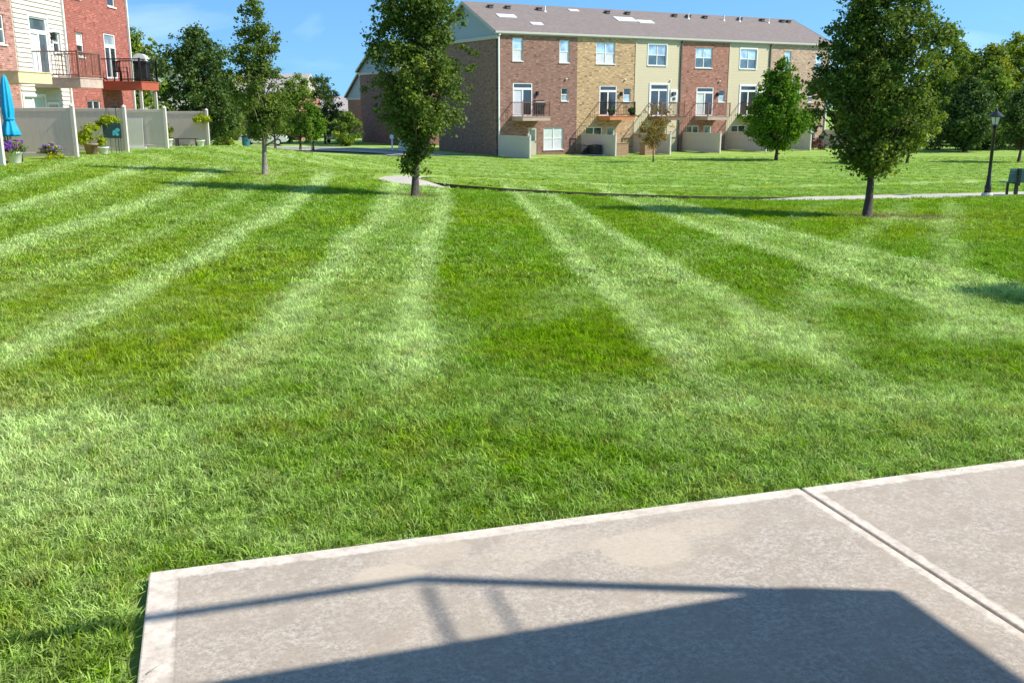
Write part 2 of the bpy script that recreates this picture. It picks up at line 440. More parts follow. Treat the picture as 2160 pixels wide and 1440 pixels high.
def lawn_group():
    g = bpy.data.node_groups.new('turf_colour', 'ShaderNodeTree')
    g.interface.new_socket('Color', in_out='OUTPUT', socket_type='NodeSocketColor')
    g.interface.new_socket('Dry', in_out='OUTPUT', socket_type='NodeSocketFloat')
    out = g.nodes.new('NodeGroupOutput')
    geo = g.nodes.new('ShaderNodeNewGeometry')
    s = g.nodes.new('ShaderNodeSeparateXYZ'); g.links.new(geo.outputs['Position'], s.inputs[0])
    X, Y = s.outputs[0], s.outputs[1]
    flat = g.nodes.new('ShaderNodeCombineXYZ'); g.links.new(X, flat.inputs[0]); g.links.new(Y, flat.inputs[1])
    P = flat.outputs[0]
    wob = noise(g, P, .35, 2)
    # band coordinate: rows fan slightly to the left with distance
    k = mathn(g, 'ADD', .058, mathn(g, 'MULTIPLY', mathn(g, 'MAXIMUM', mathn(g, 'SUBTRACT', -2.5, X), 0.), .011))
    u = mathn(g, 'ADD', X, mathn(g, 'MULTIPLY', k, Y))
    u = mathn(g, 'ADD', u, mathn(g, 'MULTIPLY', mathn(g, 'SUBTRACT', wob, .5), .22))
    n1 = mathn(g, 'DIVIDE', mathn(g, 'ADD', u, 14.), 28.)
    ramp = g.nodes.new('ShaderNodeValToRGB'); ramp.color_ramp.interpolation = 'EASE'
    bands = BANDS[6:]
    el = ramp.color_ramp.elements
    while len(el) < len(bands): el.new(.5)
    for e, (p, v) in zip(el, bands):
        e.position = (p + 14) / 28; e.color = (v, v, v, 1)
    g.links.new(n1, ramp.inputs[0])
    # bands show between the near rough strip and the path
    fade = mathn(g, 'MULTIPLY', maprange(g, Y, 4.9, 6.8), maprange(g, Y, 27.5, 33., 1., .12))
    L = mathn(g, 'ADD', mathn(g, 'MULTIPLY', ramp.outputs[0], fade), mathn(g, 'MULTIPLY', mathn(g, 'SUBTRACT', 1., fade), .36))
    # beyond the path: faint criss-cross
    u2 = mathn(g, 'ADD', mathn(g, 'MULTIPLY', X, .75), mathn(g, 'MULTIPLY', Y, .66))
    far = mathn(g, 'MULTIPLY', mathn(g, 'SINE', mathn(g, 'ADD', mathn(g, 'MULTIPLY', u2, 2.2), mathn(g, 'MULTIPLY', wob, 5.))), maprange(g, Y, 29., 34., 0., .16))
    L = mathn(g, 'ADD', L, far)
    # cross passes on the right and the pale turning marks
    u3 = mathn(g, 'SUBTRACT', X, mathn(g, 'MULTIPLY', Y, .45))
    fc = mathn(g, 'MULTIPLY', maprange(g, Y, 6.4, 8.), maprange(g, Y, 26., 28.5, 1., 0.))
    for c0, w0, a0 in CROSS:
        q = mathn(g, 'DIVIDE', mathn(g, 'SUBTRACT', u3, c0), w0)
        L = mathn(g, 'ADD', L, mathn(g, 'MULTIPLY', mathn(g, 'MULTIPLY', mathn(g, 'POWER', 2.718, mathn(g, 'MULTIPLY', mathn(g, 'MULTIPLY', q, q), -1.)), fc), a0))
    for px, py, rx, ry, amp in PATCHES:
        dx = mathn(g, 'DIVIDE', mathn(g, 'SUBTRACT', X, px), rx); dy = mathn(g, 'DIVIDE', mathn(g, 'SUBTRACT', Y, py), ry)
        r2 = mathn(g, 'ADD', mathn(g, 'MULTIPLY', dx, dx), mathn(g, 'MULTIPLY', dy, dy))
        L = mathn(g, 'ADD', L, mathn(g, 'MULTIPLY', mathn(g, 'POWER', 2.718, mathn(g, 'MULTIPLY', r2, -1.)), amp))
    # patchy unevenness
    na = noise(g, P, 1.1, 4, .6); nb = noise(g, P, 5.5, 4, .65); nc = noise(g, P, .22, 2)
    L = mathn(g, 'ADD', L, mathn(g, 'MULTIPLY', mathn(g, 'SUBTRACT', nb, .5), .6))
    L = mathn(g, 'ADD', L, mathn(g, 'MULTIPLY', mathn(g, 'SUBTRACT', na, .5), .45), None, True)
    dark = mixc(g, maprange(g, nc, .35, .65), C_DARK, C_DARK2)
    c = mixc(g, L, dark, C_LIGHT)
    # yellowing and dry blades
    dry = mathn(g, 'MULTIPLY', maprange(g, noise(g, P, 2.3, 5, .7), .52, .72), maprange(g, Y, 3., 18., .6, .25))
    c = mixc(g, mathn(g, 'MULTIPLY', dry, .55), c, C_DRY)
    for px, py, r in [(7.97, 21.87, .5), (8.7, 21.6, .55), (-2.34, 23.6, .4), (-7.26, 28.95, .4)]:
        dx = mathn(g, 'SUBTRACT', X, px); dy = mathn(g, 'SUBTRACT', Y, py)
        r2 = mathn(g, 'DIVIDE', mathn(g, 'ADD', mathn(g, 'MULTIPLY', dx, dx), mathn(g, 'MULTIPLY', dy, dy)), r*r)
        e = mathn(g, 'MULTIPLY', mathn(g, 'POWER', 2.718, mathn(g, 'MULTIPLY', r2, -1.)), maprange(g, nb, .3, .6))
        c = mixc(g, mathn(g, 'MULTIPLY', e, .7), c, (.24, .17, .10))
    g.links.new(c, out.inputs[0]); g.links.new(dry, out.inputs[1])
    return g
LG = lawn_group()
def turf_material(name, blade):
    m, nt, b = newmat(name)
    if blade:
        at_ = N(nt, 'ShaderNodeAttribute', attribute_name='tcol', attribute_type='INSTANCER'); c = at_.outputs['Color']
    else:
        gr = nt.nodes.new('ShaderNodeGroup'); gr.node_tree = LG; c = gr.outputs[0]
    b.inputs['Roughness'].default_value = .55; b.inputs['Specular IOR Level'].default_value = .06
    if blade:
        oi = N(nt, 'ShaderNodeObjectInfo')
        hsv = N(nt, 'ShaderNodeHueSaturation')
        nt.links.new(maprange(nt, oi.outputs['Random'], 0, 1, .60, 1.45), hsv.inputs['Value'])
        nt.links.new(c, hsv.inputs['Color']); c = hsv.outputs[0]
        w = N(nt, 'ShaderNodeTexWhiteNoise', noise_dimensions='1D'); nt.links.new(oi.outputs['Random'], w.inputs['W'])
        dr = mathn(nt, 'LESS_THAN', w.outputs['Value'], .06)
        c = mixc(nt, mathn(nt, 'MULTIPLY', dr, .6), c, (.36, .32, .08))
        nt.links.new(c, b.inputs['Base Color'])
        t = N(nt, 'ShaderNodeBsdfTranslucent'); nt.links.new(mixc(nt, 1., c, (1.1, 1.2, .5), 'MULTIPLY'), t.inputs['Color'])
        mx = N(nt, 'ShaderNodeMixShader'); mx.inputs[0].default_value = .32
        nt.links.new(b.outputs[0], mx.inputs[1]); nt.links.new(t.outputs[0], mx.inputs[2])
        nt.links.new(mx.outputs[0], nt.nodes['Material Output'].inputs['Surface'])
    else:
        geo = N(nt, 'ShaderNodeNewGeometry')
        s = N(nt, 'ShaderNodeSeparateXYZ'); nt.links.new(geo.outputs['Position'], s.inputs[0])
        n = noise(nt, geo.outputs['Position'], 14., 4, .7)
        n2 = noise(nt, geo.outputs['Position'], 60., 3, .7)
        # thatch and soil between the blades near by, closed turf far off
        soil = mixc(nt, n2, (.05, .055, .015), (.11, .085, .045))
        near = maprange(nt, s.outputs[1], 6., 20., .40, .05)
        c = mixc(nt, mathn(nt, 'MULTIPLY', near, maprange(nt, n, .3, .7)), c, soil)
        nt.links.new(c, b.inputs['Base Color'])
        b.inputs['Roughness'].default_value = .9; b.inputs['Specular IOR Level'].default_value = .1
        bump(nt, b, mathn(nt, 'ADD', n, n2), .9, .04)
    return m
M['turf'] = turf_material('turf_ground', False)
M['blade'] = turf_material('grass_blade', True)

# ------------------------------------------------------------------ ground
def axis(*segs):
    r = []
    for a, b, st in segs:
        n = max(1, int(round((b - a) / st))); r += list(np.linspace(a, b, n, endpoint=False))
    r.append(segs[-1][1]); return np.array(r)
gx = axis((-600, -120, 60), (-120, -40, 8), (-40, -22, 1.5), (-22, 20, .28), (20, 45, .9), (45, 120, 8), (120, 600, 60))
gy = axis((-60, -6, 6), (-6, 26, .5), (26, 36, .13), (36, 62, .4), (62, 110, 2), (110, 400, 30), (400, 1500, 200))
XX, YY = np.meshgrid(gx, gy)
ZZ = gz_dip(XX, YY)
vv = np.stack([XX.ravel(), YY.ravel(), ZZ.ravel()], 1)
nx, ny = len(gx), len(gy)
ii = (np.arange(ny - 1)[:, None]*nx + np.arange(nx - 1)[None, :]).ravel()
ff = np.stack([ii, ii + 1, ii + 1 + nx, ii + nx], 1)
ground = link('lawn_ground', np_mesh('lawn_ground', vv, ff, [M['turf']], True))
ground['kind'] = 'structure'

def concrete(name, base, rim=None, marks=True):
    m, nt, b = newmat(name)
    t = N(nt, 'ShaderNodeTexCoord'); P = t.outputs['Object']
    fine = noise(nt, P, 48., 7, .95); mid = noise(nt, P, 17., 4, .65); big = noise(nt, P, 1.6, 4, .55)
    c = mixc(nt, maprange(nt, fine, .34, .66), tuple(x*.50 for x in base), tuple(min(1, x*1.42) for x in base))
    c = mixc(nt, maprange(nt, mid, .45, .70, 0, .6), c, tuple(x*y for x, y in zip(base, (.72, .68, .64))))
    blot = noise(nt, P, 5.5, 5, .7, .4)
    c = mixc(nt, maprange(nt, blot, .42, .66, 0, .7), c, tuple(x*y for x, y in zip(base, (.78, .75, .71))))
    c = mixc(nt, maprange(nt, big, .4, .7, 0, .35), c, tuple(x*y for x, y in zip(base, (1.12, 1.05, .95))))
    pit = noise(nt, P, 120., 2, .5)
    c = mixc(nt, maprange(nt, pit, .64, .72, 0, .6), c, (.16, .13, .11))
    h = mathn(nt, 'ADD', fine, mathn(nt, 'MULTIPLY', mid, .5))
    if rim:
        # rim: (width, depth, band) in object space: smooth trowelled border of every panel; dried water marks
        W, D, bd, lb = rim
        s = N(nt, 'ShaderNodeSeparateXYZ'); nt.links.new(P, s.inputs[0])
        dx = mathn(nt, 'MINIMUM', mathn(nt, 'ADD', s.outputs[0], lb), mathn(nt, 'SUBTRACT', W + .035, s.outputs[0]))
        dy = mathn(nt, 'MINIMUM', mathn(nt, 'MULTIPLY', s.outputs[1], -1.), mathn(nt, 'ADD', D, s.outputs[1]))
        d = mathn(nt, 'MINIMUM', dx, dy)
        d2 = mathn(nt, 'ADD', d, mathn(nt, 'MULTIPLY', mathn(nt, 'SUBTRACT', mid, .5), .05))
        e = mathn(nt, 'MULTIPLY', maprange(nt, d2, bd - .012, bd + .012, 1., 0.), maprange(nt, noise(nt, P, 9., 5, .7), .3, .62, .35, .95))
        rimc = mixc(nt, maprange(nt, noise(nt, P, 30., 4, .7), .35, .7), tuple(min(.9, x*1.8) for x in base), tuple(min(.9, x*1.35) for x in base))
        c = mixc(nt, mathn(nt, 'MULTIPLY', e, .9), c, rimc)
        line = mathn(nt, 'MULTIPLY', maprange(nt, d, bd, bd + .004), maprange(nt, d, bd + .006, bd + .012, 1., 0.))
        c = mixc(nt, mathn(nt, 'MULTIPLY', line, .15), c, tuple(x*.5 for x in base))
        for px, py, rx, ry, am in [(.80, -.28, .14, .10, .7), (.98, -.14, .17, .10, .35), (1.42, -.20, .26, .13, .38), (1.75, -.34, .20, .17, .6), (2.0, -.24, .22, .09, .35), (1.2, -.3, .2, .1, .3), (.25, -.3, .1, .1, .25), (1.95, -.06, .35, .05, .25)] if marks else []:
            ax = mathn(nt, 'DIVIDE', mathn(nt, 'SUBTRACT', s.outputs[0], px), rx); ay = mathn(nt, 'DIVIDE', mathn(nt, 'SUBTRACT', s.outputs[1], py), ry)
            rr = mathn(nt, 'SQRT', mathn(nt, 'ADD', mathn(nt, 'MULTIPLY', ax, ax), mathn(nt, 'MULTIPLY', ay, ay)))
            rr = mathn(nt, 'ADD', rr, mathn(nt, 'MULTIPLY', mathn(nt, 'SUBTRACT', noise(nt, P, 7., 6, .65), .5), .9))
            k = mathn(nt, 'MULTIPLY', mathn(nt, 'MULTIPLY', maprange(nt, rr, .80, 1.02, 1., 0.), maprange(nt, fine, .3, .6, .55, 1.)), am*1.1)
            c = mixc(nt, k, c, tuple(min(.9, x*y) for x, y in zip(base, (1.26, 1.22, 1.12))))
        h = mathn(nt, 'ADD', mathn(nt, 'MULTIPLY', h, mathn(nt, 'SUBTRACT', 1.15, e)), mathn(nt, 'MULTIPLY', line, -.4))
    nt.links.new(c, b.inputs['Base Color']); b.inputs['Roughness'].default_value = .9; b.inputs['Specular IOR Level'].default_value = .2
    bump(nt, b, h, .3, .003)
    return m
CW, CD = 2.63, 2.63
M['patio'] = concrete('patio_concrete', (.44, .388, .328), (CW, CD, .075, -.02))
M['patio_b'] = concrete('patio_concrete_joint', (.44, .388, .328), (CW, CD, .075, .03), False)
M['path'] = concrete('path_concrete', (.52, .48, .41))

# patio: separate poured panels with real joints, rotated with the house
PA = radians(17.2)
patio = link('patio', None, None, (-1.28, 3.14, 0), (0, 0, PA)); patio['kind'] = 'structure'
pan = MB().box(0, CW, -CD, 0, -.14, 0).mesh('concrete_panel', M['patio'])
pan_b = MB().box(0, CW, -CD, 0, -.14, 0).mesh('concrete_panel', M['patio_b'])
for i in range(4):
    for j in range(3):
        o = link('concrete_panel', pan if i == 0 else pan_b, patio, (i*(CW + .016), -j*(CD + .016), random.Random(i*7 + j).uniform(-.003, 0)))
        bv = o.modifiers.new('bevel', 'BEVEL'); bv.width = .006; bv.segments = 2
# dark filler strip lying in the joints
jb = MB()
for i in range(1, 4): jb.box(i*(CW + .016) - .015, i*(CW + .016) - .001, -3*CD, -.02, -.13, -.014)
for j in range(1, 3): jb.box(0.02, 4*CW, -j*(CD + .016) + .001, -j*(CD + .016) + .015, -.13, -.016)
jb.build('joint_filler', M['trim_dark'], patio)

# garden path ribbon
pv = []; pf = []
dd = np.gradient(PATHS, axis=0); dd /= np.linalg.norm(dd, axis=1)[:, None]
nn = np.stack([-dd[:, 1], dd[:, 0]], 1)
for i, (p, n_) in enumerate(zip(PATHS, nn)):
    for s_ in (-1, -.33, .33, 1):
        q = p + n_*PW*s_
        z = float(gz(*p)) - float(path_dip(p[0], p[1])) + .012
        pv.append((q[0], q[1], z))
for i in range(len(PATHS) - 1):
    for k in range(3): pf.append((i*4 + k, i*4 + k + 1, i*4 + k + 5, i*4 + k + 4))
me = bpy.data.meshes.new('garden_path'); me.from_pydata(pv, [], pf); me.materials.append(M['path']); me.update()
gp = link('garden_path', me); gp['kind'] = 'structure'

# dark strip added along the cut turf edge: bare earth and bank shade together
sv_ = []; sf_ = []
for sd in (-1, 1):
    base_i = len(sv_)
    for i, (p, n_) in enumerate(zip(PATHS, nn)):
        q = p + n_*(PW + .005)*sd
        z0_ = float(gz(*p)) - float(path_dip(p[0], p[1])) - .03
        z1_ = float(gz(q[0], q[1])) - .005
        q2 = p + n_*(PW + .05)*sd
        sv_ += [(q[0], q[1], z0_), (q2[0], q2[1], z1_)]
    for i in range(len(PATHS) - 1):
        a = base_i + 2*i
        if PATHS[i][1] < 31.6 + .13*PATHS[i][0] or PATHS[i][0] > 9: 
            if PATHS[i][1] < 32.2 + .1*PATHS[i][0]: sf_.append((a, a + 2, a + 3, a + 1))
me = bpy.data.meshes.new('turf_edge'); me.from_pydata(sv_, [], sf_); me.materials.append(plain('earth_bank_shade', (.038, .042, .016), .95, .3, 8)); me.update()
te = link('turf_edge', me); te['kind'] = 'structure'

# street and pale kerb beyond the crest on the left
def ribbon(name, pts, w, mat, dz):
    p = smooth_poly(np.array(pts, float), 3)
    d = np.gradient(p, axis=0); d /= np.linalg.norm(d, axis=1)[:, None]; n_ = np.stack([-d[:, 1], d[:, 0]], 1)
    v = []; f = []
    K = 7
    for i in range(len(p)):
        for k in range(K):
            q = p[i] + n_[i]*w*(k/(K-1) - .5)
            v.append((q[0], q[1], float(gz(q[0], q[1])) + dz))
    for i in range(len(p) - 1):
        for k in range(K - 1): f.append((i*K + k, i*K + k + 1, i*K + k + 1 + K, i*K + k + K))
    me = bpy.data.meshes.new(name); me.from_pydata(v, [], f); me.materials.append(mat); me.update()
    o = link(name, me); o['kind'] = 'structure'; return o
ROAD = [(-80, 92), (-45, 88.5), (-24, 85), (-15, 82), (-10, 78.5), (-7.5, 75.5), (-6.5, 73)]
ribbon('road', ROAD, 5.0, M['asphalt'], .05)
ribbon('kerb', [(x, y - 2.9) for x, y in ROAD], .7, M['path'], .10)
ribbon('pavement', [(x - .5, y + 3.2) for x, y in ROAD], 1.4, M['path'], .09)

# ------------------------------------------------------------------ townhouse builder (local: x along the front, -y out of the front, z up)
def cut_wall(name, u0, u1, z0, z1, openings, mat, parent, depth=.11):
    """front wall with real openings and reveals"""
    us = sorted({u0, u1, *[v for o in openings for v in (o[0], o[1])]})
    zs = sorted({z0, z1, *[v for o in openings for v in (o[2], o[3])]})
    b = MB()
    def inside(u, z): return any(o[0] < u < o[1] and o[2] < z < o[3] for o in openings)
    for i in range(len(us) - 1):
        for k in range(len(zs) - 1):
            a, c, e, f = us[i], us[i+1], zs[k], zs[k+1]
            if not inside((a + c)/2, (e + f)/2): b.quad((a, 0, e), (c, 0, e), (c, 0, f), (a, 0, f))
    for o in openings:
        a, c, e, f = o
        b.quad((a, 0, e), (a, 0, f), (a, depth, f), (a, depth, e)); b.quad((c, 0, e), (c, depth, e), (c, depth, f), (c, 0, f))
        b.quad((a, 0, f), (c, 0, f), (c, depth, f), (a, depth, f)); b.quad((a, 0, e), (a, depth, e), (c, depth, e), (c, 0, e))
    b.quad((u0, .25, z0), (u0, .25, z1), (u1, .25, z1), (u1, .25, z0))
    return b.build(name, mat, parent)

def window(parent, a, c, e, f, cols=1, rows=2, glass_=('glass_sky', 'glass_mid'), frame='trim_white', sill=True, recess=.07, name='window', muntin=False):
    w = .055; y = recess
    b = MB()
    b.box(a, a + w, y - .03, y + .05, e, f); b.box(c - w, c, y - .03, y + .05, e, f)
    b.box(a + w, c - w, y - .03, y + .05, f - w, f); b.box(a + w, c - w, y - .03, y + .05, e, e + w)
    if sill: b.box(a - .05, c + .05, -.06, y - .031, e - .06, e)
    xs = [a + w + (c - a - 2*w)*i/cols for i in range(cols + 1)]
    zs = [e + w + (f - e - 2*w)*i/rows for i in range(rows + 1)]
    for x in xs[1:-1]: b.box(x - .035, x + .035, y - .022, y + .04, e + w, f - w)
    for z in zs[1:-1]:
        for i in range(cols): b.box(xs[i] + (.035 if i else 0), xs[i+1] - (.035 if i < cols - 1 else 0), y - .015, y + .04, z - .03, z + .03)
    fr = b.build(name, M[frame], parent)
    for i in range(cols):
        for k in range(rows):
            g = glass_[min(len(glass_) - 1, rows - 1 - k)] if len(glass_) > 1 else glass_[0]
            MB().box(xs[i] + .01, xs[i+1] - .01, y + .012, y + .03, zs[k] + .01, zs[k+1] - .01).build('pane', M[g], fr)
    return fr

def slider(parent, a, c, e, f, glass_=('glass_dark', 'glass_dark'), transom='glass_dark', th=.32, frame='trim_white'):
    """sliding glass door with a transom light above"""
    w = .09; y = .06; t = f - th
    b = MB()
    b.box(a, a + w, y - .05, y + .05, e, f); b.box(c - w, c, y - .05, y + .05, e, f)
    b.box(a + w, c - w, y - .05, y + .05, e, e + .10); b.box(a + w, c - w, y - .05, y + .05, f - .06, f); b.box(a + w, c - w, y - .05, y + .05, t - .16, t)
    m_ = (a + c)/2
    b.box(m_ - .06, m_ + .06, y - .04, y + .045, e + .10, t - .16)
    d = b.build('patio_door', M[frame], parent)
    MB().box(a + w, m_ - .06, y + .0, y + .02, e + .10, t - .16).build('pane', M[glass_[0]], d)
    MB().box(m_ + .06, c - w, y - .02, y + .0, e + .10, t - .16).build('pane', M[glass_[1]], d)
    MB().box(a + w, c - w, y + .0, y + .02, t, f - .06).build('pane', M[transom], d)
    MB().box(m_ + .07, m_ + .10, y - .07, y - .041, e + .95, e + 1.2).build('handle', M['trim_dark'], d)
    return d

def balcony(parent, a, c, z, out, mat, railmat='rail_brown', rails=True, single=False, thick=.30, boards=True, side='deck_brown'):
    b = MB()
    b.box(a, c, -out, -.02, z - thick, z - .035)
    d = b.build('balcony', M[mat], parent)
    n = max(3, int((c - a) / .28)); st = (c - a + .06)/n
    bm_ = MB()
    for i in range(n): bm_.box(a - .03 + i*st, a - .03 + (i + 1)*st - .012, -out - .03, -.03, z - .034, z)
    bm_.build('deck_boards', M[mat], d)
    if rails:
        rm = M[railmat]; top = z + 1.02
        r = MB()
        for u in (a + .04, c - .04):
            r.box(u - .04, u + .04, -out + .0, -out + .08, z, top + .05)
            r.box(u - .03, u + .03, -out + .081, -.02, top - .03, top + .02)
            r.box(u - .02, u + .02, -out + .081, -.02, z + .08, z + .12)
        r.box(a + .081, c - .081, -out + .01, -out + .07, top - .03, top + .02)
        r.box(a + .081, c - .081, -out + .02, -out + .06, z + .08, z + .12)
        r.build('railing', rm, d)
        pos = [(a + .1 + i*(c - a - .2)/15, -out + .04) for i in range(1, 15)]
        pos += [(a + .04, -out + .1 + i*(out - .2)/12) for i in range(1, 12)] + [(c - .04, -out + .1 + i*(out - .2)/12) for i in range(1, 12)]
        if single:
            bw_ = .009 if railmat != 'black_metal' else .006
            bal = MB().box(-bw_, bw_, -bw_, bw_, 0, .87).mesh('baluster', rm)
            for p in pos: link('baluster', bal, d, (p[0], p[1], z + .121))
        else:
            bb = MB()
            for p in pos: bb.box(p[0] - .007, p[0] + .007, p[1] - .007, p[1] + .007, z + .121, top - .031)
            bb.build('balusters', rm, d)
    return d

def gable_roof(parent, L, depth, eave, ridge, mat, over=.38, gover=.3, thick=.16, gable_mat=None, fascia='gutter'):
    half = depth/2; sl = (ridge - eave)/half
    yf, yb = -over, depth + over
    zf = eave - sl*over
    r = MB()
    x0, x1 = -gover, L + gover
    for (ya, za, yb_, zb) in ((yf, zf, half, ridge), (yb, zf, half, ridge)):
        p = [(x0, ya, za + thick), (x1, ya, za + thick), (x1, yb_, zb + thick), (x0, yb_, zb + thick)]
        q = [(v[0], v[1], v[2] - thick) for v in p]
        r.quad(*p); r.quad(*q)
        for i in range(4): r.quad(p[i], p[(i+1) % 4], q[(i+1) % 4], q[i])
    rf = r.build('roof', M[mat], parent)
    g = MB().box(x0, x1, yf - .13, yf - .005, zf - .02, zf + .13); g.build('gutter', M[fascia], rf)
    g = MB().box(x0, x1, yb + .005, yb + .13, zf - .02, zf + .13); g.build('gutter', M[fascia], rf)
    MB().box(x0 + .02, x1 - .02, yf + .004, -.004, zf - .10, zf - .005).build('soffit', M['trim_tan'], rf)
    for x in (x0 - .03, x1 + .0):      # rake boards
        b = MB()
        for ya, yb_ in ((yf, half), (yb, half)):
            b.quad((x, ya, zf - .06), (x, yb_, ridge - .06), (x, yb_, ridge + thick + .01), (x, ya, zf + thick + .01))
            b.quad((x + .03, ya, zf - .06), (x + .03, yb_, ridge - .06), (x + .03, yb_, ridge + thick + .01), (x + .03, ya, zf + thick + .01))
            b.quad((x, ya, zf - .06), (x + .03, ya, zf - .06), (x + .03, yb_, ridge - .06), (x, yb_, ridge - .06))
        b.build('rake_board', M['trim_tan'], rf)
    if gable_mat:
        for x in (0., L):
            b = MB()
            b.quad((x - .02, 0, eave - .35), (x - .02, depth, eave - .35), (x - .02, depth, eave), (x - .02, half, ridge - .05), (x - .02, 0, eave))
            b.quad((x + .02, 0, eave - .35), (x + .02, depth, eave - .35), (x + .02, depth, eave), (x + .02, half, ridge - .05), (x + .02, 0, eave))
            b.build('gable', M[gable_mat], parent)
            s_ = -1 if x == 0 else 1
            MB().box(min(x + s_*.03, x + s_*.14), max(x + s_*.03, x + s_*.14), -.1, depth + .1, eave - .46, eave - .22).build('gable_trim', M['trim_tan'], parent)
    return rf

def house_body(parent, L, depth, eave, end_mat, back_mat=None, z0=-.4, gable=None):
    t = .25
    MB().box(.002, t, .26, depth, z0, eave).build('end_wall', M[end_mat], parent)
    MB().box(L - t, L - .002, .26, depth, z0, eave).build('end_wall', M[end_mat], parent)
    MB().box(t + .002, L - t - .002, depth - t, depth - .002, z0, eave).build('rear_wall', M[back_mat or end_mat], parent)
    MB().box(t, L - t, .26, depth - t, eave - .2, eave - .1).build('ceiling', M['trim_tan'], parent)

# ---- long brick terrace on the right
RB = empty('townhouse_terrace', (-1.03, 73.4, -2.08), radians(29), 'long three-storey terrace of brick and beige townhouses behind the lawn, grey-brown roof', 'building')
RL, RD, RE, RR = 33.4, 10.4, 8.78, 11.15
house_body(RB, RL, RD, RE, 'brick_brown')
units = [  # u0, u1, wall material, openings ...
    (0.0, 6.85, 'brick_brown', dict(up=[(1.22, 2.08, 6.8, 8.42), (5.25, 6.12, 6.75, 8.36)], door=(1.25, 2.92, 2.85, 5.22), small=(5.45, 6.05, 3.95, 4.9), ground=[(3.92, 5.68, .35, 2.0)], gdoor=(2.55, 3.35, -.02, 2.0)), 'deck_pink', ('blind', 'glass_dark')),
    (6.85, 12.3, 'brick_tan', dict(up=[(8.55, 10.3, 6.73, 8.32)], door=(8.93, 10.56, 2.85, 5.1), small=(11.2, 11.88, 3.9, 4.92), ground=[(7.7, 9.25, .95, 1.98)], gdoor=(9.6, 10.5, -.02, 2.0)), 'deck_orange', ('glass_dark', 'glass_dark')),
    (12.3, 16.75, 'siding_beige', dict(up=[(13.48, 15.28, 6.7, 8.28)], door=(13.8, 15.55, 2.8, 5.22), small=None, ground=[(12.9, 14.3, .95, 1.98)], gdoor=(14.7, 15.6, -.02, 2.0)), 'deck_brown', ('glass_dark', 'glass_dark')),
    (16.75, 21.85, 'brick_redbrown', dict(up=[(18.24, 20.0, 6.6, 8.18)], door=(18.5, 20.3, 2.78, 5.05), small=(20.85, 21.5, 3.9, 4.85), ground=[(17.6, 18.9, .95, 1.98)], gdoor=(19.4, 20.3, -.02, 2.0)), 'deck_pink', ('curtain', 'glass_dark')),
    (21.85, 26.3, 'siding_beige', dict(up=[(23.0, 24.8, 6.6, 8.18)], door=(23.2, 25.0, 2.75, 5.2), small=None, ground=[(22.4, 24.0, .95, 1.98)], gdoor=(24.5, 25.4, -.02, 2.0)), 'deck_brown', ('glass_dark', 'glass_dark')),
    (26.3, 33.4, 'brick_pink', dict(up=[(27.95, 28.75, 6.5, 8.12), (31.65, 32.55, 6.4, 8.02)], door=(28.4, 30.1, 2.8, 5.1), small=(31.0, 31.6, 3.9, 4.85), ground=[(30.6, 32.2, .6, 1.98)], gdoor=(28.8, 29.7, -.02, 2.0)), 'deck_pink', ('glass_dark', 'glass_mid')),
]
for k, (u0, u1, wm, op, dk, gl) in enumerate(units):
    ops = list(op['up']) + [op['door']] + ([op['small']] if op['small'] else []) + op['ground'] + [op['gdoor']]
    cut_wall('front_wall', u0, u1, -.4, RE, ops, M[wm], RB)
    for a, c, e, f in op['up']:
        two = (c - a) > 1.2
        window(RB, a, c, e, f, 2 if two else 1, 2, ('glass_sky', 'blind') if k in (0, 1) else ('glass_sky', 'glass_mid'))
        if wm.startswith('brick'):
            MB().box(a - .1, c + .1, -.018, -.002, f + .0, f + .2).build('lintel', M[wm], RB)
        else:
            MB().box(a - .09, c + .09, -.03, -.002, f, f + .12).box(a - .09, a - .001, -.03, -.002, e, f).box(c + .001, c + .09, -.03, -.002, e, f).build('window_trim', M['trim_white'], RB)
    slider(RB, *op['door'], glass_=gl)
    if not wm.startswith('brick'):
        a, c, e, f = op['door']
        MB().box(a - .12, c + .12, -.04, -.002, f, f + .14).box(a - .12, a - .001, -.04, -.002, e, f).box(c + .001, c + .12, -.04, -.002, e, f).build('door_trim', M['trim_white'], RB)
        mb = MB().box(c + .22, c + .95, -.09, -.002, 3.9, 4.86).build('meter_panel', M['trim_white'], RB)
        MB().box(c + .42, c + .74, -.16, -.091, 4.42, 4.68).build('meter', M['trim_dark'], mb)
        MB().box(c + .46, c + .70, -.15, -.091, 4.05, 4.25).build('breaker_box', M['trim_dark'], mb)
    if op['small']: window(RB, *op['small'], 1, 2, ('glass_dark', 'glass_sky'))
    for g in op['ground']: window(RB, *g, 2, 2 if g[3] - g[2] > 1.3 else 1, ('curtain', 'blind') if k == 0 else ('glass_dark',))
    a, c, e, f = op['gdoor']
    gd = MB().box(a, c, .03, .08, e, f).build('back_door', M['trim_tan'], RB)
    MB().box(a + .18, c - .18, .015, .028, e + 1.05, f - .15).build('pane', M['glass_mid'], gd)
    MB().box(c - .14, c - .08, -.02, .029, e + .95, e + 1.02).build('handle', M['trim_dark'], gd)
    d0 = op['door'][0] - .12
    balcony(RB, d0, d0 + 2.35, op['door'][2] - .02, 1.7, dk, 'rail_brown' if k != 1 else 'black_metal')
    wl_ = MB().box(op['door'][1] + .32, op['door'][1] + .46, -.16, -.002, 4.35, 4.65).build('wall_lamp', M['black_metal'], RB)
    MB().lathe([(.05, 0), (.09, .06), (.05, .12)], 8, (u1 - 1.0, -.06, 5.5)).build('dryer_vent', M['trim_white'], RB)
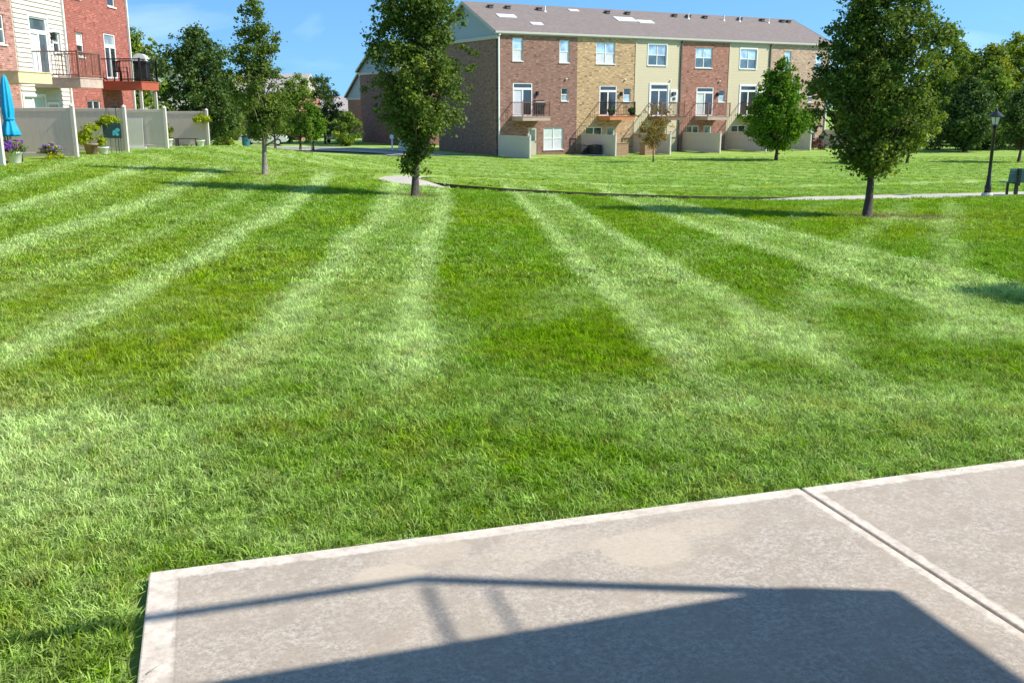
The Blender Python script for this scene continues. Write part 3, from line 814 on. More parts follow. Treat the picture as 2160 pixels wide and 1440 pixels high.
for u in (.06, 16.75, 26.3, 33.3):
    MB().box(u - .05, u + .05, -.10, -.004, -.1, RE - .25).box(u - .05, u + .05, -.25, -.004, RE - .24, RE - .14).build('downspout', M['trim_white'] if u < 1 else M['trim_dark'] if u in (16.75, 26.3) else M['trim_white'], RB)
for u in (12.3, 16.75, 21.85, 26.3):
    if u != 16.75 and u != 26.3: MB().box(u - .07, u + .07, -.035, -.002, -.1, RE - .3).build('corner_board', M['siding_beige'], RB)
rf = gable_roof(RB, RL, RD, RE, RR, 'roof', over=.13, gable_mat='siding_grey')
slp = (RR - RE)/(RD/2)
def on_roof(u, t, h=0):   # t from eave (0) to ridge (1)
    return (u, RD/2*t, RE + (RR - RE)*t + .16 + h)
for u, t in [(1.6, .80), (3.1, .80), (5.9, .80), (12.4, .82), (14.4, .82), (19.3, .83), (20.8, .83), (22.6, .83), (26.6, .84), (29.2, .84), (31.6, .84), (32.4, .84)]:
    x, y, z = on_roof(u, t)
    v = MB().box(x - .17, x + .17, y - .17, y + .17, z - .03, z + .16).box(x - .21, x + .21, y - .21, y + .21, z + .161, z + .21)
    v.build('roof_vent', M['trim_dark'], rf)
for u, t in [(6.3, .76), (20.6, .78), (24.5, .78), (26.3, .78), (29.7, .78)]:
    x, y, z = on_roof(u, t)
    MB().tube([(x, y, z - .05), (x, y, z + .42)], .065, 8).lathe([(.15, z - .06), (.07, z + .08)], 8, (x, y, 0)).build('vent_pipe', M['trim_white'], rf)
for u, t, w_, h_ in [(2.15, .50, 1.55, .16), (4.05, .26, 1.0, .12), (9.3, .86, .9, .10), (13.4, .60, 1.9, .22), (15.2, .54, 1.5, .16)]:  # thin white panels lying on the roof slope
    x, y, z = on_roof(u, t); z += .03
    ang = math.atan(slp)
    mm = Matrix.Translation((x, y, z)) @ Matrix.Rotation(ang, 4, 'X')
    MB().box(-w_/2, w_/2, -h_*2, h_*2, -.03, .02, M=mm).build('white_roof_panel', M['white_roof_panel'], rf)

# ---- townhouses on the left
LB = empty('townhouse_block', (-19.5, 27, -.5), radians(90), 'red brick and cream sided townhouse block cut by the left edge', 'building')
LL, LD, LE, LR = 24.6, 11.0, 9.6, 12.2
house_body(LB, LL, LD, LE, 'brick_red')
cut_wall('front_wall', 0, 12.8, -.5, LE, [(10.9, 12.1, 4.35, 5.45), (4.2, 5.6, 3.35, 5.5), (9.3, 10.7, .9, 2.3)], M['brick_rose'], LB)
window(LB, 10.9, 12.1, 4.35, 5.45, 1, 2, ('glass_dark', 'glass_mid'))
slider(LB, 4.2, 5.6, 3.35, 5.5)
window(LB, 9.3, 10.7, .9, 2.3, 2, 1, ('glass_mid',))
cream_ops = [(14.1, 15.65, 3.3, 5.58), (16.05, 16.75, 4.25, 5.1), (12.98, 14.75, .95, 2.42), (15.0, 15.9, -.3, 2.1), (14.3, 15.7, 6.7, 8.3)]
cw = cut_wall('siding_wall', 12.8, 17.2, -.5, LE, cream_ops, M['siding_cream'], LB)
bh = .185
boards = {}
zz = -.5
while zz < LE - .05:
    segs = [(12.84, 17.12)]
    for a, c, e, f in cream_ops:
        if e - .10 < zz + bh and f + .12 > zz:
            new = []
            for s0, s1 in segs:
                lo, hi = a - .10, c + .10
                if hi <= s0 or lo >= s1: new.append((s0, s1)); continue
                if lo > s0: new.append((s0, lo))
                if hi < s1: new.append((hi, s1))
            segs = new
    for s0, s1 in segs:
        key = round(s1 - s0, 3)
        if key < .06: continue
        if key not in boards:
            b = MB(); w_ = key
            b.quad((0, -.05, 0), (w_, -.05, 0), (w_, -.008, bh), (0, -.008, bh)); b.quad((0, -.05, 0), (0, -.001, 0), (w_, -.001, 0), (w_, -.05, 0))
            b.quad((0, -.05, 0), (0, -.008, bh), (0, -.001, bh), (0, -.001, 0)); b.quad((w_, -.05, 0), (w_, -.001, 0), (w_, -.001, bh), (w_, -.008, bh))
            boards[key] = b.mesh('siding_board', M['siding_cream'])
        link('siding_board', boards[key], cw, (s0, 0, zz))
    zz += bh
for a, c, e, f in cream_ops:
    MB().box(a - .095, c + .095, -.045, -.002, f, f + .11).box(a - .095, a - .001, -.045, -.002, e, f).box(c + .001, c + .095, -.045, -.002, e, f).build('opening_trim', M['trim_white'], LB)
slider(LB, *cream_ops[0], glass_=('curtain', 'glass_mid'), transom='glass_mid', th=.5)
window(LB, *cream_ops[1], 1, 2, ('glass_mid', 'glass_dark'))
window(LB, *cream_ops[2], 2, 1, ('curtain',))
window(LB, *cream_ops[4], 2, 2)
gd = MB().box(15.0, 15.9, .03, .08, -.3, 2.1).build('back_door', M['trim_tan'], LB)
MB().box(15.1, 15.2, -.06, .029, .7, .78).build('handle', M['black_metal'], gd)
MB().box(15.86, 15.99, -.2, -.047, 4.75, 5.05).build('wall_lamp', M['black_metal'], LB)
red_ops = [(21.5, 22.85, 3.3, 5.42), (18.45, 19.15, 4.2, 5.25), (22.35, 23.25, 6.72, 8.3), (18.3, 19.2, 6.72, 8.3), (18.95, 20.4, .9, 2.28), (21.55, 22.65, -.2, 2.2)]
cut_wall('front_wall', 17.2, LL, -.5, LE, red_ops, M['brick_red'], LB)
slider(LB, *red_ops[0], glass_=('glass_dark', 'glass_dark'), transom='glass_sky', th=.5)
window(LB, *red_ops[1], 1, 2, ('curtain', 'glass_dark')); window(LB, *red_ops[2], 1, 2, ('glass_sky', 'glass_dark')); window(LB, *red_ops[3], 1, 2)
window(LB, *red_ops[4], 2, 1, ('glass_dark',))
gd = MB().box(21.55, 22.65, .03, .08, -.2, 2.2).build('back_door', M['deck_brown'], LB)
MB().box(21.75, 22.45, .015, .028, .9, 2.0).build('pane', M['glass_dark'], gd)
for a, c, e, f in red_ops[:5]: MB().box(a - .1, c + .1, -.02, -.002, f, f + .2).build('lintel', M['brick_red'], LB)
balcony(LB, 8.9, 11.5, 3.28, 1.9, 'deck_cream', rails=False, thick=.42)
balcony(LB, 14.0, 16.25, 3.18, 1.9, 'deck_pink', 'rail_brown', single=True, thick=.40)
balcony(LB, 20.75, 23.05, 3.18, 1.9, 'deck_red', 'black_metal', single=True, thick=.40)
for u in (17.2, LL - .05): MB().box(u - .05, u + .05, -.11, -.012, -.2, LE - .3).build('downspout', M['trim_white'], LB)
for u in (20.95, 22.9): MB().box(u - .06, u + .06, -1.82, -1.70, -.2, 2.775).build('balcony_post', M['vinyl_white'], LB)
gable_roof(LB, LL, LD, LE, LR, 'roof', gable_mat='siding_tan')

# ---- houses further off
def plain_house(name, loc, rz, L, depth, eave, ridge, wall, roof, gable, label, wins=(), cat='house'):
    h = empty(name, loc, rz, label, cat)
    cut_wall('front_wall', 0, L, -.6, eave, list(wins), M[wall], h)
    house_body(h, L, depth, eave, wall, z0=-.6)
    for w_ in wins: window(h, *w_, 2 if w_[1] - w_[0] > 1.1 else 1, 2, ('glass_mid', 'glass_dark'))
    gable_roof(h, L, depth, eave, ridge, roof, gable_mat=gable)
    return h
plain_house('brick_townhouse', (-10.1, 91.5, -2.1), radians(29), 14, 10.6, 7.0, 9.4, 'brick_far', 'roof_dark', 'siding_grey', 'shaded dark brick townhouse with grey gable behind the middle lawn tree', [(1.5, 2.6, 3.6, 5.2), (5, 6.2, 3.6, 5.2)], 'building')
plain_house('brick_townhouse', (-15.3, 112, -2.1), radians(29), 9, 9, 4.7, 7.2, 'brick_redbrown', 'roof_dark', 'siding_grey', 'lower red brick house peeking out left of the shaded dark brick townhouse', [(1.5, 2.6, 1.6, 3.2)], 'building')
plain_house('bungalow', (-33, 128, -2.1), radians(0), 15.5, 9, 2.9, 4.6, 'siding_tan', 'roof_light', 'siding_tan', 'low tan house with pale grey roof in the gap at the end of the street', [(2, 3.6, .9, 2.2), (10, 11.6, .9, 2.2), (13.2, 15.6, -.3, 2.2)])
plain_house('brick_house', (-37, 106, -2.1), radians(-4), 14.5, 9, 5.0, 6.8, 'brick_redbrown', 'roof_light', 'siding_tan', 'red brick house with light roof half hidden behind the slender left lawn tree', [(1.5, 2.7, 3.0, 4.5), (5, 6.2, 3.0, 4.5), (9, 10.2, 3.0, 4.5), (2, 3.2, .6, 2.1), (9, 10.4, .6, 2.1)])
gh = plain_house('gabled_house', (-36.0, 88.0, -2.0), radians(-72), 12, 7.6, 5.0, 8.2, 'siding_cream', 'roof_dark', 'siding_cream', 'cream gabled house peeking out between the red brick block and trees', [])

# ---- the house the picture is taken from: only its balcony's shadow reaches the picture
NB = link('near_townhouse', None, None, (3.99, 2.82, 0), (0, 0, PA))
tag(NB, 'balcony and brick wall of the house whose shadow falls across the patio', 'building')
# local: x along the patio edge, y away from the house; corner of the deck at the origin
nb = MB().box(-7.4, 0, -2.3, 0, 2.42, 2.74).build('balcony', M['deck_brown'], NB)
r = MB()
for x in (-7.35, -5.5, -.03): r.box(x - .022, x + .022, -.05, -.006, 2.741, 3.86)
r.box(-7.4, 0, -.05, -.005, 3.861, 3.89)
r.box(-.03, -.012, -1.2, -.08, 3.861, 3.88); r.box(-.03, -.018, -1.2, -.08, 3.66, 3.675)
r.build('railing', M['rail_brown'], nb)
MB().box(-9.5, 1.6, -2.6, -2.32, -.4, 6.4).build('wall', M['brick_rose'], NB)  # house wall out of view, made taller to block sky light over the patio

# ------------------------------------------------------------------ privacy fences between the small terraces
def fence(p0, p1, label, h=1.62, npanel=2, group=None, start_post=False, z_end=None):
    """p0 at the house, p1 the free end with its pale post"""
    p0 = Vector((*p0, 0)); p1 = Vector((*p1, 0)); d = p1 - p0; L = d.length; rz = math.atan2(d.y, d.x)
    zb = float(gz(p1.x, p1.y)) if z_end is None else z_end
    f = empty('privacy_fence', (p0.x, p0.y, zb), rz, label, 'fence', group)
    st = L/npanel
    for i in range(npanel + 1):
        if i == 0 and not start_post: continue
        x = i*st
        MB().box(x - .065, x + .065, -.065, .065, -.3, h + .05).build('post', M['vinyl_white'], f, bevel=.01)
        MB().lathe([(.10, h + .051), (.10, h + .075), (.01, h + .14)], 4, (x, 0, 0)).build('post_cap', M['vinyl_white'], f)
    for i in range(npanel):
        a, c = i*st + .066, (i + 1)*st - .066
        if i == 0 and not start_post: a = .01
        MB().box(a, c, -.035, .035, h - .13, h).build('rail', M['vinyl'], f, bevel=.008)
        MB().box(a, c, -.035, .035, .04, .17).build('rail', M['vinyl'], f, bevel=.008)
        n = max(1, int(round((c - a)/.28))); w_ = (c - a)/n
        bm = MB().box(0, w_ - .004, -.018, .018, .171, h - .131).mesh('board', M['vinyl'])
        for k in range(n): link('board', bm, f, (a + k*w_ + .002, 0, 0))
    return f
lt = ['nearest grey privacy fence, mostly outside the left edge beside the turquoise umbrella', 'widest grey privacy fence, standing behind the purple flowers',
      'grey privacy fence with two fern pots and a teal board before it', 'grey privacy fence whose face catches light, below the red balcony', 'farthest grey privacy fence on the left with a fern hung by its end post']
for (y, xe), l in zip([(28.9, -14.92), (33.95, -14.95), (38.6, -15.0), (43.1, -15.0), (49.0, -15.0)], lt):
    fence((-19.5, y), (xe, y), l, 1.66, 1, 'privacy fences beside the left townhouses')
T29 = radians(29)
def rb(u, out):     # terrace local to world
    return (-1.03 + u*cos(T29) + out*sin(T29), 73.4 + u*sin(T29) - out*cos(T29))
rt = ['bluish shaded fence at the terrace corner, first from the left', 'fence below the tan brick house with the orange balcony', 'third terrace fence, left of the two wooden boxes',
      'terrace fence behind the small rust-coloured tree', 'terrace fence partly hidden by the round maple', 'last terrace fence, just right of the round maple']
for u, l in zip((0.0, 7.27, 12.3, 17.2, 22.0, 26.9), rt):
    fence(rb(u, .02), rb(u, 4.7), l, 1.55, 1, 'privacy fences along the brick terrace', z_end=-2.12)
fence(rb(33.3, .02), rb(33.3, 4.7), 'terrace fence at the far end hidden behind the big right lawn tree', 1.55, 1, 'privacy fences along the brick terrace', z_end=-2.12)

# ------------------------------------------------------------------ trees
def leaf_cloud(rng, centres, radii, n_per, size, tint0, squash=.8, droop=.2):
    nC = len(centres)
    cnt = np.maximum(4, (n_per*(radii/np.mean(radii))**2).astype(int))
    idx = np.repeat(np.arange(nC), cnt); n = len(idx)
    g = rng.normal(size=(n, 3)); g /= (np.linalg.norm(g, axis=1)[:, None] + 1e-9)
    rr = radii[idx]*np.abs(rng.normal(.62, .34, n))
    P = centres[idx] + g*rr[:, None]*np.array([1, 1, squash])
    s = size*rng.uniform(.6, 1.35, n)
    nr = rng.normal(size=(n, 3)) + g*.7 + np.array([0, 0, .55]); nr /= np.linalg.norm(nr, axis=1)[:, None]
    t = rng.normal(size=(n, 3)) + np.array([0, 0, -droop]); t -= nr*np.sum(t*nr, 1)[:, None]; t /= np.linalg.norm(t, axis=1)[:, None]
    b = np.cross(nr, t)
    l = s[:, None]; w = .36*s[:, None]
    v = np.empty((n, 4, 3))
    v[:, 0] = P - t*l*.5; v[:, 1] = P + b*w + nr*l*.10 - t*l*.02; v[:, 2] = P + t*l*.5; v[:, 3] = P - b*w + nr*l*.10 - t*l*.02
    tint = np.clip(tint0[idx] + rng.normal(0, .16, n), 0, 1)
    return v.reshape(-1, 3), np.arange(4*n).reshape(n, 4), np.repeat(tint, 4)
def leaf_mesh(name, v, f, tint, mat):
    me = np_mesh(name, v, f, [mat])
    a = me.attributes.new('tint', 'FLOAT', 'POINT'); a.data.foreach_set('value', tint.astype(np.float32))
    return me
def prof(pr):
    z = np.array([p[0] for p in pr], float); r = np.array([p[1] for p in pr], float)
    return lambda q: np.interp(q, z, r)
def tree(name, x, y, pr, label, mat, seed, n_clump=160, clump=.3, n_leaf=90, leaf=.075, trunk_r=.07, bark='bark', lean=(0, 0), group=None, cat='tree', z=None, limbs=26, trunk_h=None, ragged=.28, sprouts=0, hollow=.45, dark_bias=0.):
    """pr: (height, radius) outline of the crown"""
    rng = np.random.default_rng(seed)
    zb = float(gz(x, y)) if z is None else z
    root = empty(name, (x, y, zb), 0, label, cat, group)
    R = prof(pr); z0, z1 = pr[0][0], pr[-1][0]
    ph = rng.uniform(0, 2*pi, 6)
    def axis_at(h): 
        k = h/z1
        return np.stack([lean[0]*k + .05*np.sin(h*1.3 + ph[0]), lean[1]*k + .05*np.cos(h*1.1 + ph[1]), h], -1)
    # clump centres
    hs_ = np.linspace(z0, z1, 200); wts = R(hs_)**1.15 + .04; wts /= wts.sum()
    h = rng.choice(hs_, n_clump, p=wts) + rng.normal(0, .04, n_clump)
    a = rng.uniform(0, 2*pi, n_clump)
    lump = 1 + ragged*(np.sin(2*a + 1.9*h + ph[2]) + .8*np.sin(3*a - 2.7*h + ph[3]) + .7*np.sin(5.1*h + ph[4]))*.5
    rad = np.maximum(.02, (R(h)*lump - clump*.45))*rng.uniform(0, 1, n_clump)**hollow
    C = axis_at(h); C[:, 0] += rad*np.cos(a); C[:, 1] += rad*np.sin(a)
    cr = clump*rng.uniform(.55, 1.3, n_clump)
    # outlying twigs break the outline
    no = n_clump//3
    ho = rng.uniform(z0 + .1*(z1 - z0), z1*1.01, no); ao = rng.uniform(0, 2*pi, no)
    Ro = R(ho)*(1 + ragged*.5*np.sin(2*ao + 1.9*ho + ph[2])) + rng.uniform(-.05, .35, no)*clump*1.6
    O = axis_at(ho); O[:, 0] += Ro*np.cos(ao); O[:, 1] += Ro*np.sin(ao)
    allC = np.concatenate([C, O]); allr = np.concatenate([cr, clump*rng.uniform(.22, .5, no)])
    if sprouts:
        hsx = rng.uniform(.22*z0 + .25, z0 + .5, sprouts); asx = rng.uniform(0, 2*pi, sprouts)
        S = axis_at(hsx); S[:, 0] += np.cos(asx)*rng.uniform(.05, .38, sprouts) + .12; S[:, 1] += np.sin(asx)*rng.uniform(.05, .3, sprouts)
        allC = np.concatenate([allC, S]); allr = np.concatenate([allr, clump*rng.uniform(.4, .75, sprouts)])
    t0 = np.clip(rng.normal(.42 - dark_bias, .17, len(allC)), .03, .95)
    v, f, ti = leaf_cloud(rng, allC, allr, n_leaf, leaf, t0)
    cr_o = link('crown', leaf_mesh('crown', v, f, ti, mat), root); cr_o['kind'] = 'stuff'
    # trunk with flare and limbs
    b = MB(); top = trunk_h or z1*.9
    pts = []; rs = []
    for i in range(13):
        hh = top*(i/12)**1.0 - (.12 if i == 0 else 0)
        q = axis_at(np.array(max(hh, 0))); pts.append((q[0] - axis_at(np.array(0.))[0], q[1] - axis_at(np.array(0.))[1], hh))
        rs.append(trunk_r*((1.55 if i == 0 else 1.1 if i == 1 else 1.) * (1 - .88*(i/12)**1.1)))
    b.tube(pts, rs, 9)
    order = np.argsort(-np.hypot(C[:, 0], C[:, 1]))[:limbs*2]; rng.shuffle(order)
    for k in order[:limbs]:
        tgt = C[k]; hb = max(z0*.75, tgt[2] - np.hypot(tgt[0], tgt[1])*rng.uniform(.7, 1.3) - .15)
        hb = min(hb, top*.93); q0 = axis_at(np.array(hb)); q0[:2] -= axis_at(np.array(0.))[:2]
        mid = q0*.45 + tgt*.55 + np.array([0, 0, -.08*(tgt[2] - q0[2]) - .03]) + rng.normal(0, .03, 3)
        r0 = trunk_r*(.42*(1 - .7*hb/top) + .06)
        b.tube([tuple(q0), tuple(mid), tuple(tgt)], [r0, r0*.65, r0*.25], 5, cap=False)
    tr_o = b.build('trunk', M[bark], root, smooth=True)
    return root

PEAR_R = [(.78, .22), (1.05, .45), (1.35, .72), (1.75, .98), (2.4, 1.28), (3.2, 1.36), (4.0, 1.22), (4.6, 1.0), (5.1, .72), (5.6, .28)]
PEAR_C = [(1.25, .38), (1.5, .72), (2.0, 1.12), (2.5, 1.2), (3.2, 1.12), (3.9, 1.0), (4.7, .82), (5.4, .52), (6.0, .18)]
PEAR_L = [(1.05, .3), (1.35, .66), (1.9, .92), (2.6, .86), (3.2, .66), (3.8, .48), (4.4, .34), (4.95, .10)]
tree('lawn_tree', 7.97, 21.87, PEAR_R, 'large dense teardrop tree on the lawn by the lamp post, right', M['leaf_pear'], 11, 300, .30, 100, .078, .085, lean=(.10, 0), group='young trees planted on the lawn', dark_bias=.02, ragged=.22)
tree('lawn_tree', -2.34, 23.61, PEAR_C, 'tall upright tree before the brick terrace corner with leafy sprouts low on its trunk', M['leaf_pear'], 23, 250, .28, 100, .078, .08, lean=(.22, 0), group='young trees planted on the lawn', sprouts=34, limbs=34)
tree('lawn_tree', -7.26, 28.95, PEAR_L, 'slender sparse-topped tree standing alone on the left lawn', M['leaf_pear'], 37, 140, .24, 78, .08, .075, 'bark_grey', lean=(-.02, 0), group='young trees planted on the lawn', ragged=.42)
tree('lawn_tree', 10.75, 8.75, PEAR_R, 'lawn tree just outside the right edge whose shadow reaches in', M['leaf_pear'], 41, 200, .30, 80, .078, .085, group='young trees planted on the lawn')
tree('maple_tree', 17.96, 67.14, [(1.0, .9), (1.5, 1.7), (2.2, 2.3), (3.0, 2.25), (4.0, 1.75), (5.0, 1.2), (5.9, .65), (6.6, .15)], 'bright green pyramid maple before the terrace', M['leaf_maple'], 5, 210, .48, 70, .17, .10, ragged=.25)
tree('small_tree', 9.24, 64.54, [(1.0, .5), (1.5, 1.0), (2.2, 1.25), (3.0, .95), (3.5, .4)], 'thin rust-tinged sapling before the beige townhouse', M['leaf_rust'], 8, 42, .34, 42, .11, .055, ragged=.5, limbs=20, trunk_h=1.6)
tree('small_tree', 25.06, 62.6, [(.75, .5), (1.2, 1.2), (2.2, 1.7), (3.2, 1.6), (4.0, 1.1), (4.6, .35)], 'small round olive tree just behind the big right lawn tree', M['leaf_olive'], 9, 130, .42, 60, .15, .08, group='round trees along the far right lawn')
tree('small_tree', 33.1, 64.5, [(1.0, .6), (1.6, 1.3), (2.5, 1.6), (3.6, 1.4), (4.4, .9), (4.9, .3)], 'dark round tree beyond the bench at the right edge', M['leaf_dark'], 10, 130, .42, 60, .15, .09, group='round trees along the far right lawn')
# tall trees closing the right side
bt = [(41.31, 96, 10.9, 3.4, 'leaf_mid', 'tallest green tree of the right background, close behind the big lawn tree'), (44.32, 93, 8.9, 2.8, 'leaf_olive', 'olive tree with sunlit crown behind the lamp post'),
      (49.57, 99, 10.6, 3.2, 'leaf_yellow', 'yellow-green tree rising above the right edge'), (36.84, 80.5, 5.6, 2.1, 'leaf_dark', 'dark grey-green tree left of the lamp post'),
      (40.05, 84, 6.6, 2.2, 'leaf_mid', 'mid green tree directly behind the lamp head'), (36.55, 104, 9.8, 3.4, 'leaf_mid', 'tree mostly hidden behind the big right lawn tree'),
      (46.27, 85.5, 6.4, 2.6, 'leaf_mid', 'shaded tree above the bench at the right edge'), (55.89, 100, 10.2, 3.6, 'leaf_dark', 'dark tree past the right edge of the picture'), (32.46, 92, 6.6, 2.2, 'leaf_olive', 'low olive tree between terrace end and tall background trees'),
      (44.6, 101, 9.6, 3.6, 'leaf_mid', 'broad tree filling the gap between tallest green and yellow-green trees'), (49.0, 90, 7.6, 3.0, 'leaf_olive', 'olive tree right above the lamp head'), (35.2, 97, 8.0, 3.0, 'leaf_mid', 'green tree showing right of the big lawn tree trunk')]
for i, (x, y, h, r_, m_, l) in enumerate(bt):
    tree('background_tree', x, y, [(h*.12, r_*.55), (h*.22, r_*.9), (h*.42, r_), (h*.62, r_*.9), (h*.8, r_*.62), (h*.92, r_*.36), (h, r_*.1)], l, M[m_], 60 + i, 230, .62, 62, .24, .16, ragged=.4, group='tall trees behind the right lawn', limbs=14, dark_bias=.0)
# trees on the left, towards the street
lt_ = [(-18.18, 58, 6.9, 2.25, .10, 'leaf_dark', 'broad dark green maple rising behind the left fences', 230), (-23.52, 63, 7.8, 2.1, .12, 'leaf_mid', 'green tree just showing past the corner of the red brick block', 120),
       (-19.15, 66, 5.4, 1.15, .08, 'leaf_olive', 'narrow olive tree on the right flank of the dark maple', 90), (-17.11, 80, 5.9, 1.7, .22, 'leaf_mid', 'street tree just right of the slender lawn tree', 120),
       (-19.83, 83, 4.6, 1.4, .28, 'leaf_maple', 'low light green street tree behind the slender lawn tree trunk', 90), (-17.88, 95, 6.6, 1.55, .15, 'leaf_dark', 'dark cone-shaped tree at the bend of the street', 120),
       (-15.07, 90, 3.0, 1.35, .10, 'leaf_mid', 'low bluish bush-like tree by the shaded brick townhouse', 80), (-15.75, 78.5, 3.6, .9, .3, 'leaf_maple', 'small pale street tree before the dark cone-shaped tree', 60),
       (-24.79, 86, 5.0, 1.8, .15, 'leaf_mid', 'mid green street tree between dark maple and slender lawn tree', 110)]
for i, (x, y, h, r_, b0, m_, l, nc) in enumerate(lt_):
    tree('street_tree', x, y, [(h*.1, r_*.7), (h*.25, r_*.98), (h*.45, r_*1.04), (h*.65, r_), (h*.8, r_*.86), (h*.92, r_*.58), (h, r_*.2)] if i == 0 else [(h*b0, r_*.6), (h*(b0 + .1), r_*.9), (h*.42, r_), (h*.62, r_*.95), (h*.8, r_*.72), (h*.93, r_*.4), (h, r_*.1)], l, M[m_], 90 + i, nc, .36 if r_ < 1.9 else .5, 60, .15 if r_ < 1.9 else .18, .09, ragged=.34, group='trees towards the street', limbs=12)
# saplings
for x, y, h, l in [(-10.2, 50.5, 1.9, 'thin staked sapling on the left crest near the road')]:
    tree('sapling', x, y, [(h*.4, .10), (h*.7, .22), (h, .05)], l, M['leaf_mid'], 130, 12, .12, 18, .08, .02, cat='tree', limbs=6)

# ------------------------------------------------------------------ low plants, pots, flowers
def leafball(name, root, centres, radii, n, size, mat, seed, squash=.75, droop=.5):
    rng = np.random.default_rng(seed)
    C = np.array(centres, float); r_ = np.array(radii, float)
    v, f, t = leaf_cloud(rng, C, r_, n, size, np.clip(rng.normal(.5, .2, len(C)), 0, 1), squash, droop)
    return link(name, leaf_mesh(name, v, f, t, mat), root)
def ball_pts(rng, n, r, c=(0, 0, 0), flat=.6):
    g = rng.normal(size=(n, 3)); g /= np.linalg.norm(g, axis=1)[:, None]
    g *= (r*rng.uniform(.3, 1, n)**.5)[:, None]; g[:, 2] = np.abs(g[:, 2])*flat
    return g + np.array(c)
POT = [(.13, 0), (.15, .02), (.19, .24), (.215, .25), (.215, .29), (.18, .29), (.17, .25)]
def potted(x, y, label, cat, s, potmat, leafm, seed, rad, h, size, petal=None, name='potted_plant', z=None, group=None):
    rng = np.random.default_rng(seed)
    p = empty(name, (x, y, float(gz(x, y)) if z is None else z), 0, label, cat, group)
    MB().lathe([(a*s, b*s) for a, b in POT], 14).build('pot', M[potmat], p, smooth=True)
    C = ball_pts(rng, 26, rad, (0, 0, .27*s), h/rad)
    leafball('foliage', p, C, np.full(26, rad*.34), 46, size, M[leafm], seed)['kind'] = 'stuff'
    if petal:
        C2 = ball_pts(rng, 40, rad*1.08, (0, 0, .30*s), h/rad); 
        leafball('blossom', p, C2, np.full(40, rad*.2), 40, size*.8, M[petal], seed + 1, droop=-.5)['kind'] = 'stuff'
    return p
potted(-15.1, 29.95, 'pot of bright violet flowers at the left edge below the umbrella', 'flower pot', 1.25, 'white_glaze', 'leaf_mid', 201, .36, .34, .06, 'petal', 'flower_pot')
potted(-15.32, 32.95, 'lilac flower mound before the widest fence', 'flower pot', .8, 'terracotta', 'leaf_mid', 203, .36, .24, .06, 'petal_lilac', 'flower_pot')
leafm = empty('ground_cover', (-14.95, 32.5, float(gz(-15, 32.5))), 0, 'low lime-green plant at the foot of the lilac flowers', 'plant')
leafball('foliage', leafm, ball_pts(np.random.default_rng(7), 20, .4, (0, 0, .02), .3), np.full(20, .12), 30, .06, M['leaf_lime'], 207)['kind'] = 'stuff'
potted(-15.50, 36.5, 'bushy lime-green plant in a tall tan pot before the second fence', 'potted plant', 1.35, 'wood_tan', 'leaf_lime', 209, .52, .72, .09)
potted(-14.95, 36.2, 'small plain white pot by the teal board', 'flower pot', .95, 'white_glaze', 'leaf_mid', 211, .10, .04, .05)
potted(-16.52, 47.6, 'leggy green plant in a pale pot inside the farthest left fence', 'potted plant', 1.2, 'white_glaze', 'leaf_olive', 213, .34, .75, .08)
def hanging_fern(x, y, z, label, hook_to, seed, post=True):
    zb = float(gz(x, y))
    p = empty('hanging_fern', (x, y, zb), 0, label, 'hanging plant', 'hanging fern baskets')
    hz = z - zb
    b = MB().lathe([(.06, hz - .16), (.14, hz - .12), (.17, hz), (.155, hz), (.12, hz - .1)], 12); b.build('basket', M['black_plastic'], p)
    MB().tube([(0, 0, hz + .5), (.16, 0, hz)], .006, 4).tube([(0, 0, hz + .5), (-.1, .12, hz)], .006, 4).tube([(0, 0, hz + .5), (-.1, -.12, hz)], .006, 4).build('chain', M['black_metal'], p)
    if post: MB().tube([(.3, .1, -.1), (.3, .1, hz + .5), (.24, .08, hz + .62), (.12, .04, hz + .62), (0, 0, hz + .5)], .012, 6).build('hook', M['black_metal'], p)
    else: MB().tube([(.0, .3, hz + .38), (0, .12, hz + .52), (0, 0, hz + .5)], .012, 6).build('hook', M['black_metal'], p)
    leafball('fronds', p, ball_pts(np.random.default_rng(seed), 34, .40, (0, 0, hz - .16), .8), np.full(34, .15), 46, .085, M['leaf_lime'], seed, .7, 1.2)['kind'] = 'stuff'
hanging_fern(-15.26, 37.6, 1.02, 'lime-green hanging fern above the teal board', 0, 221)
hanging_fern(-15.11, 48.6, .98, 'lime-green hanging fern beside the last left fence post', 0, 223)

# teal board on legs with a pale aqua motif
tb = empty('garden_board', (-15.0, 37.3, float(gz(-15.0, 37.3))), radians(4), 'dark teal board with an aqua splash standing on thin legs', 'sign')
MB().box(-.34, .34, -.02, .02, .56, 1.12).build('board', M['teal_board'], tb, bevel=.01)
mot = MB()
for a in range(3):
    t = a*2.1 + .4; mot.lathe([(.075, 0), (.075, .006)], 9, (0, 0, 0))
mo = MB()
for cx, cz, rr in ((.10, .78, .085), (.20, .86, .075), (.18, .70, .06), (.05, .70, .05)):
    n = len(mo.v)
    for k in range(10): mo.v.append((cx + rr*cos(2*pi*k/10)*1.1, -.024, cz + rr*sin(2*pi*k/10)))
    mo.f.append(tuple(range(n, n + 10))); mo.m.append(0)
mo.build('painted_motif', M['aqua_paint'], tb)['kind'] = 'stuff'
for x in (-.28, -.09, .09, .28): MB().tube([(x, .0, -.05), (x, .0, .56)], .014, 6).build('leg', M['bench_green'], tb)

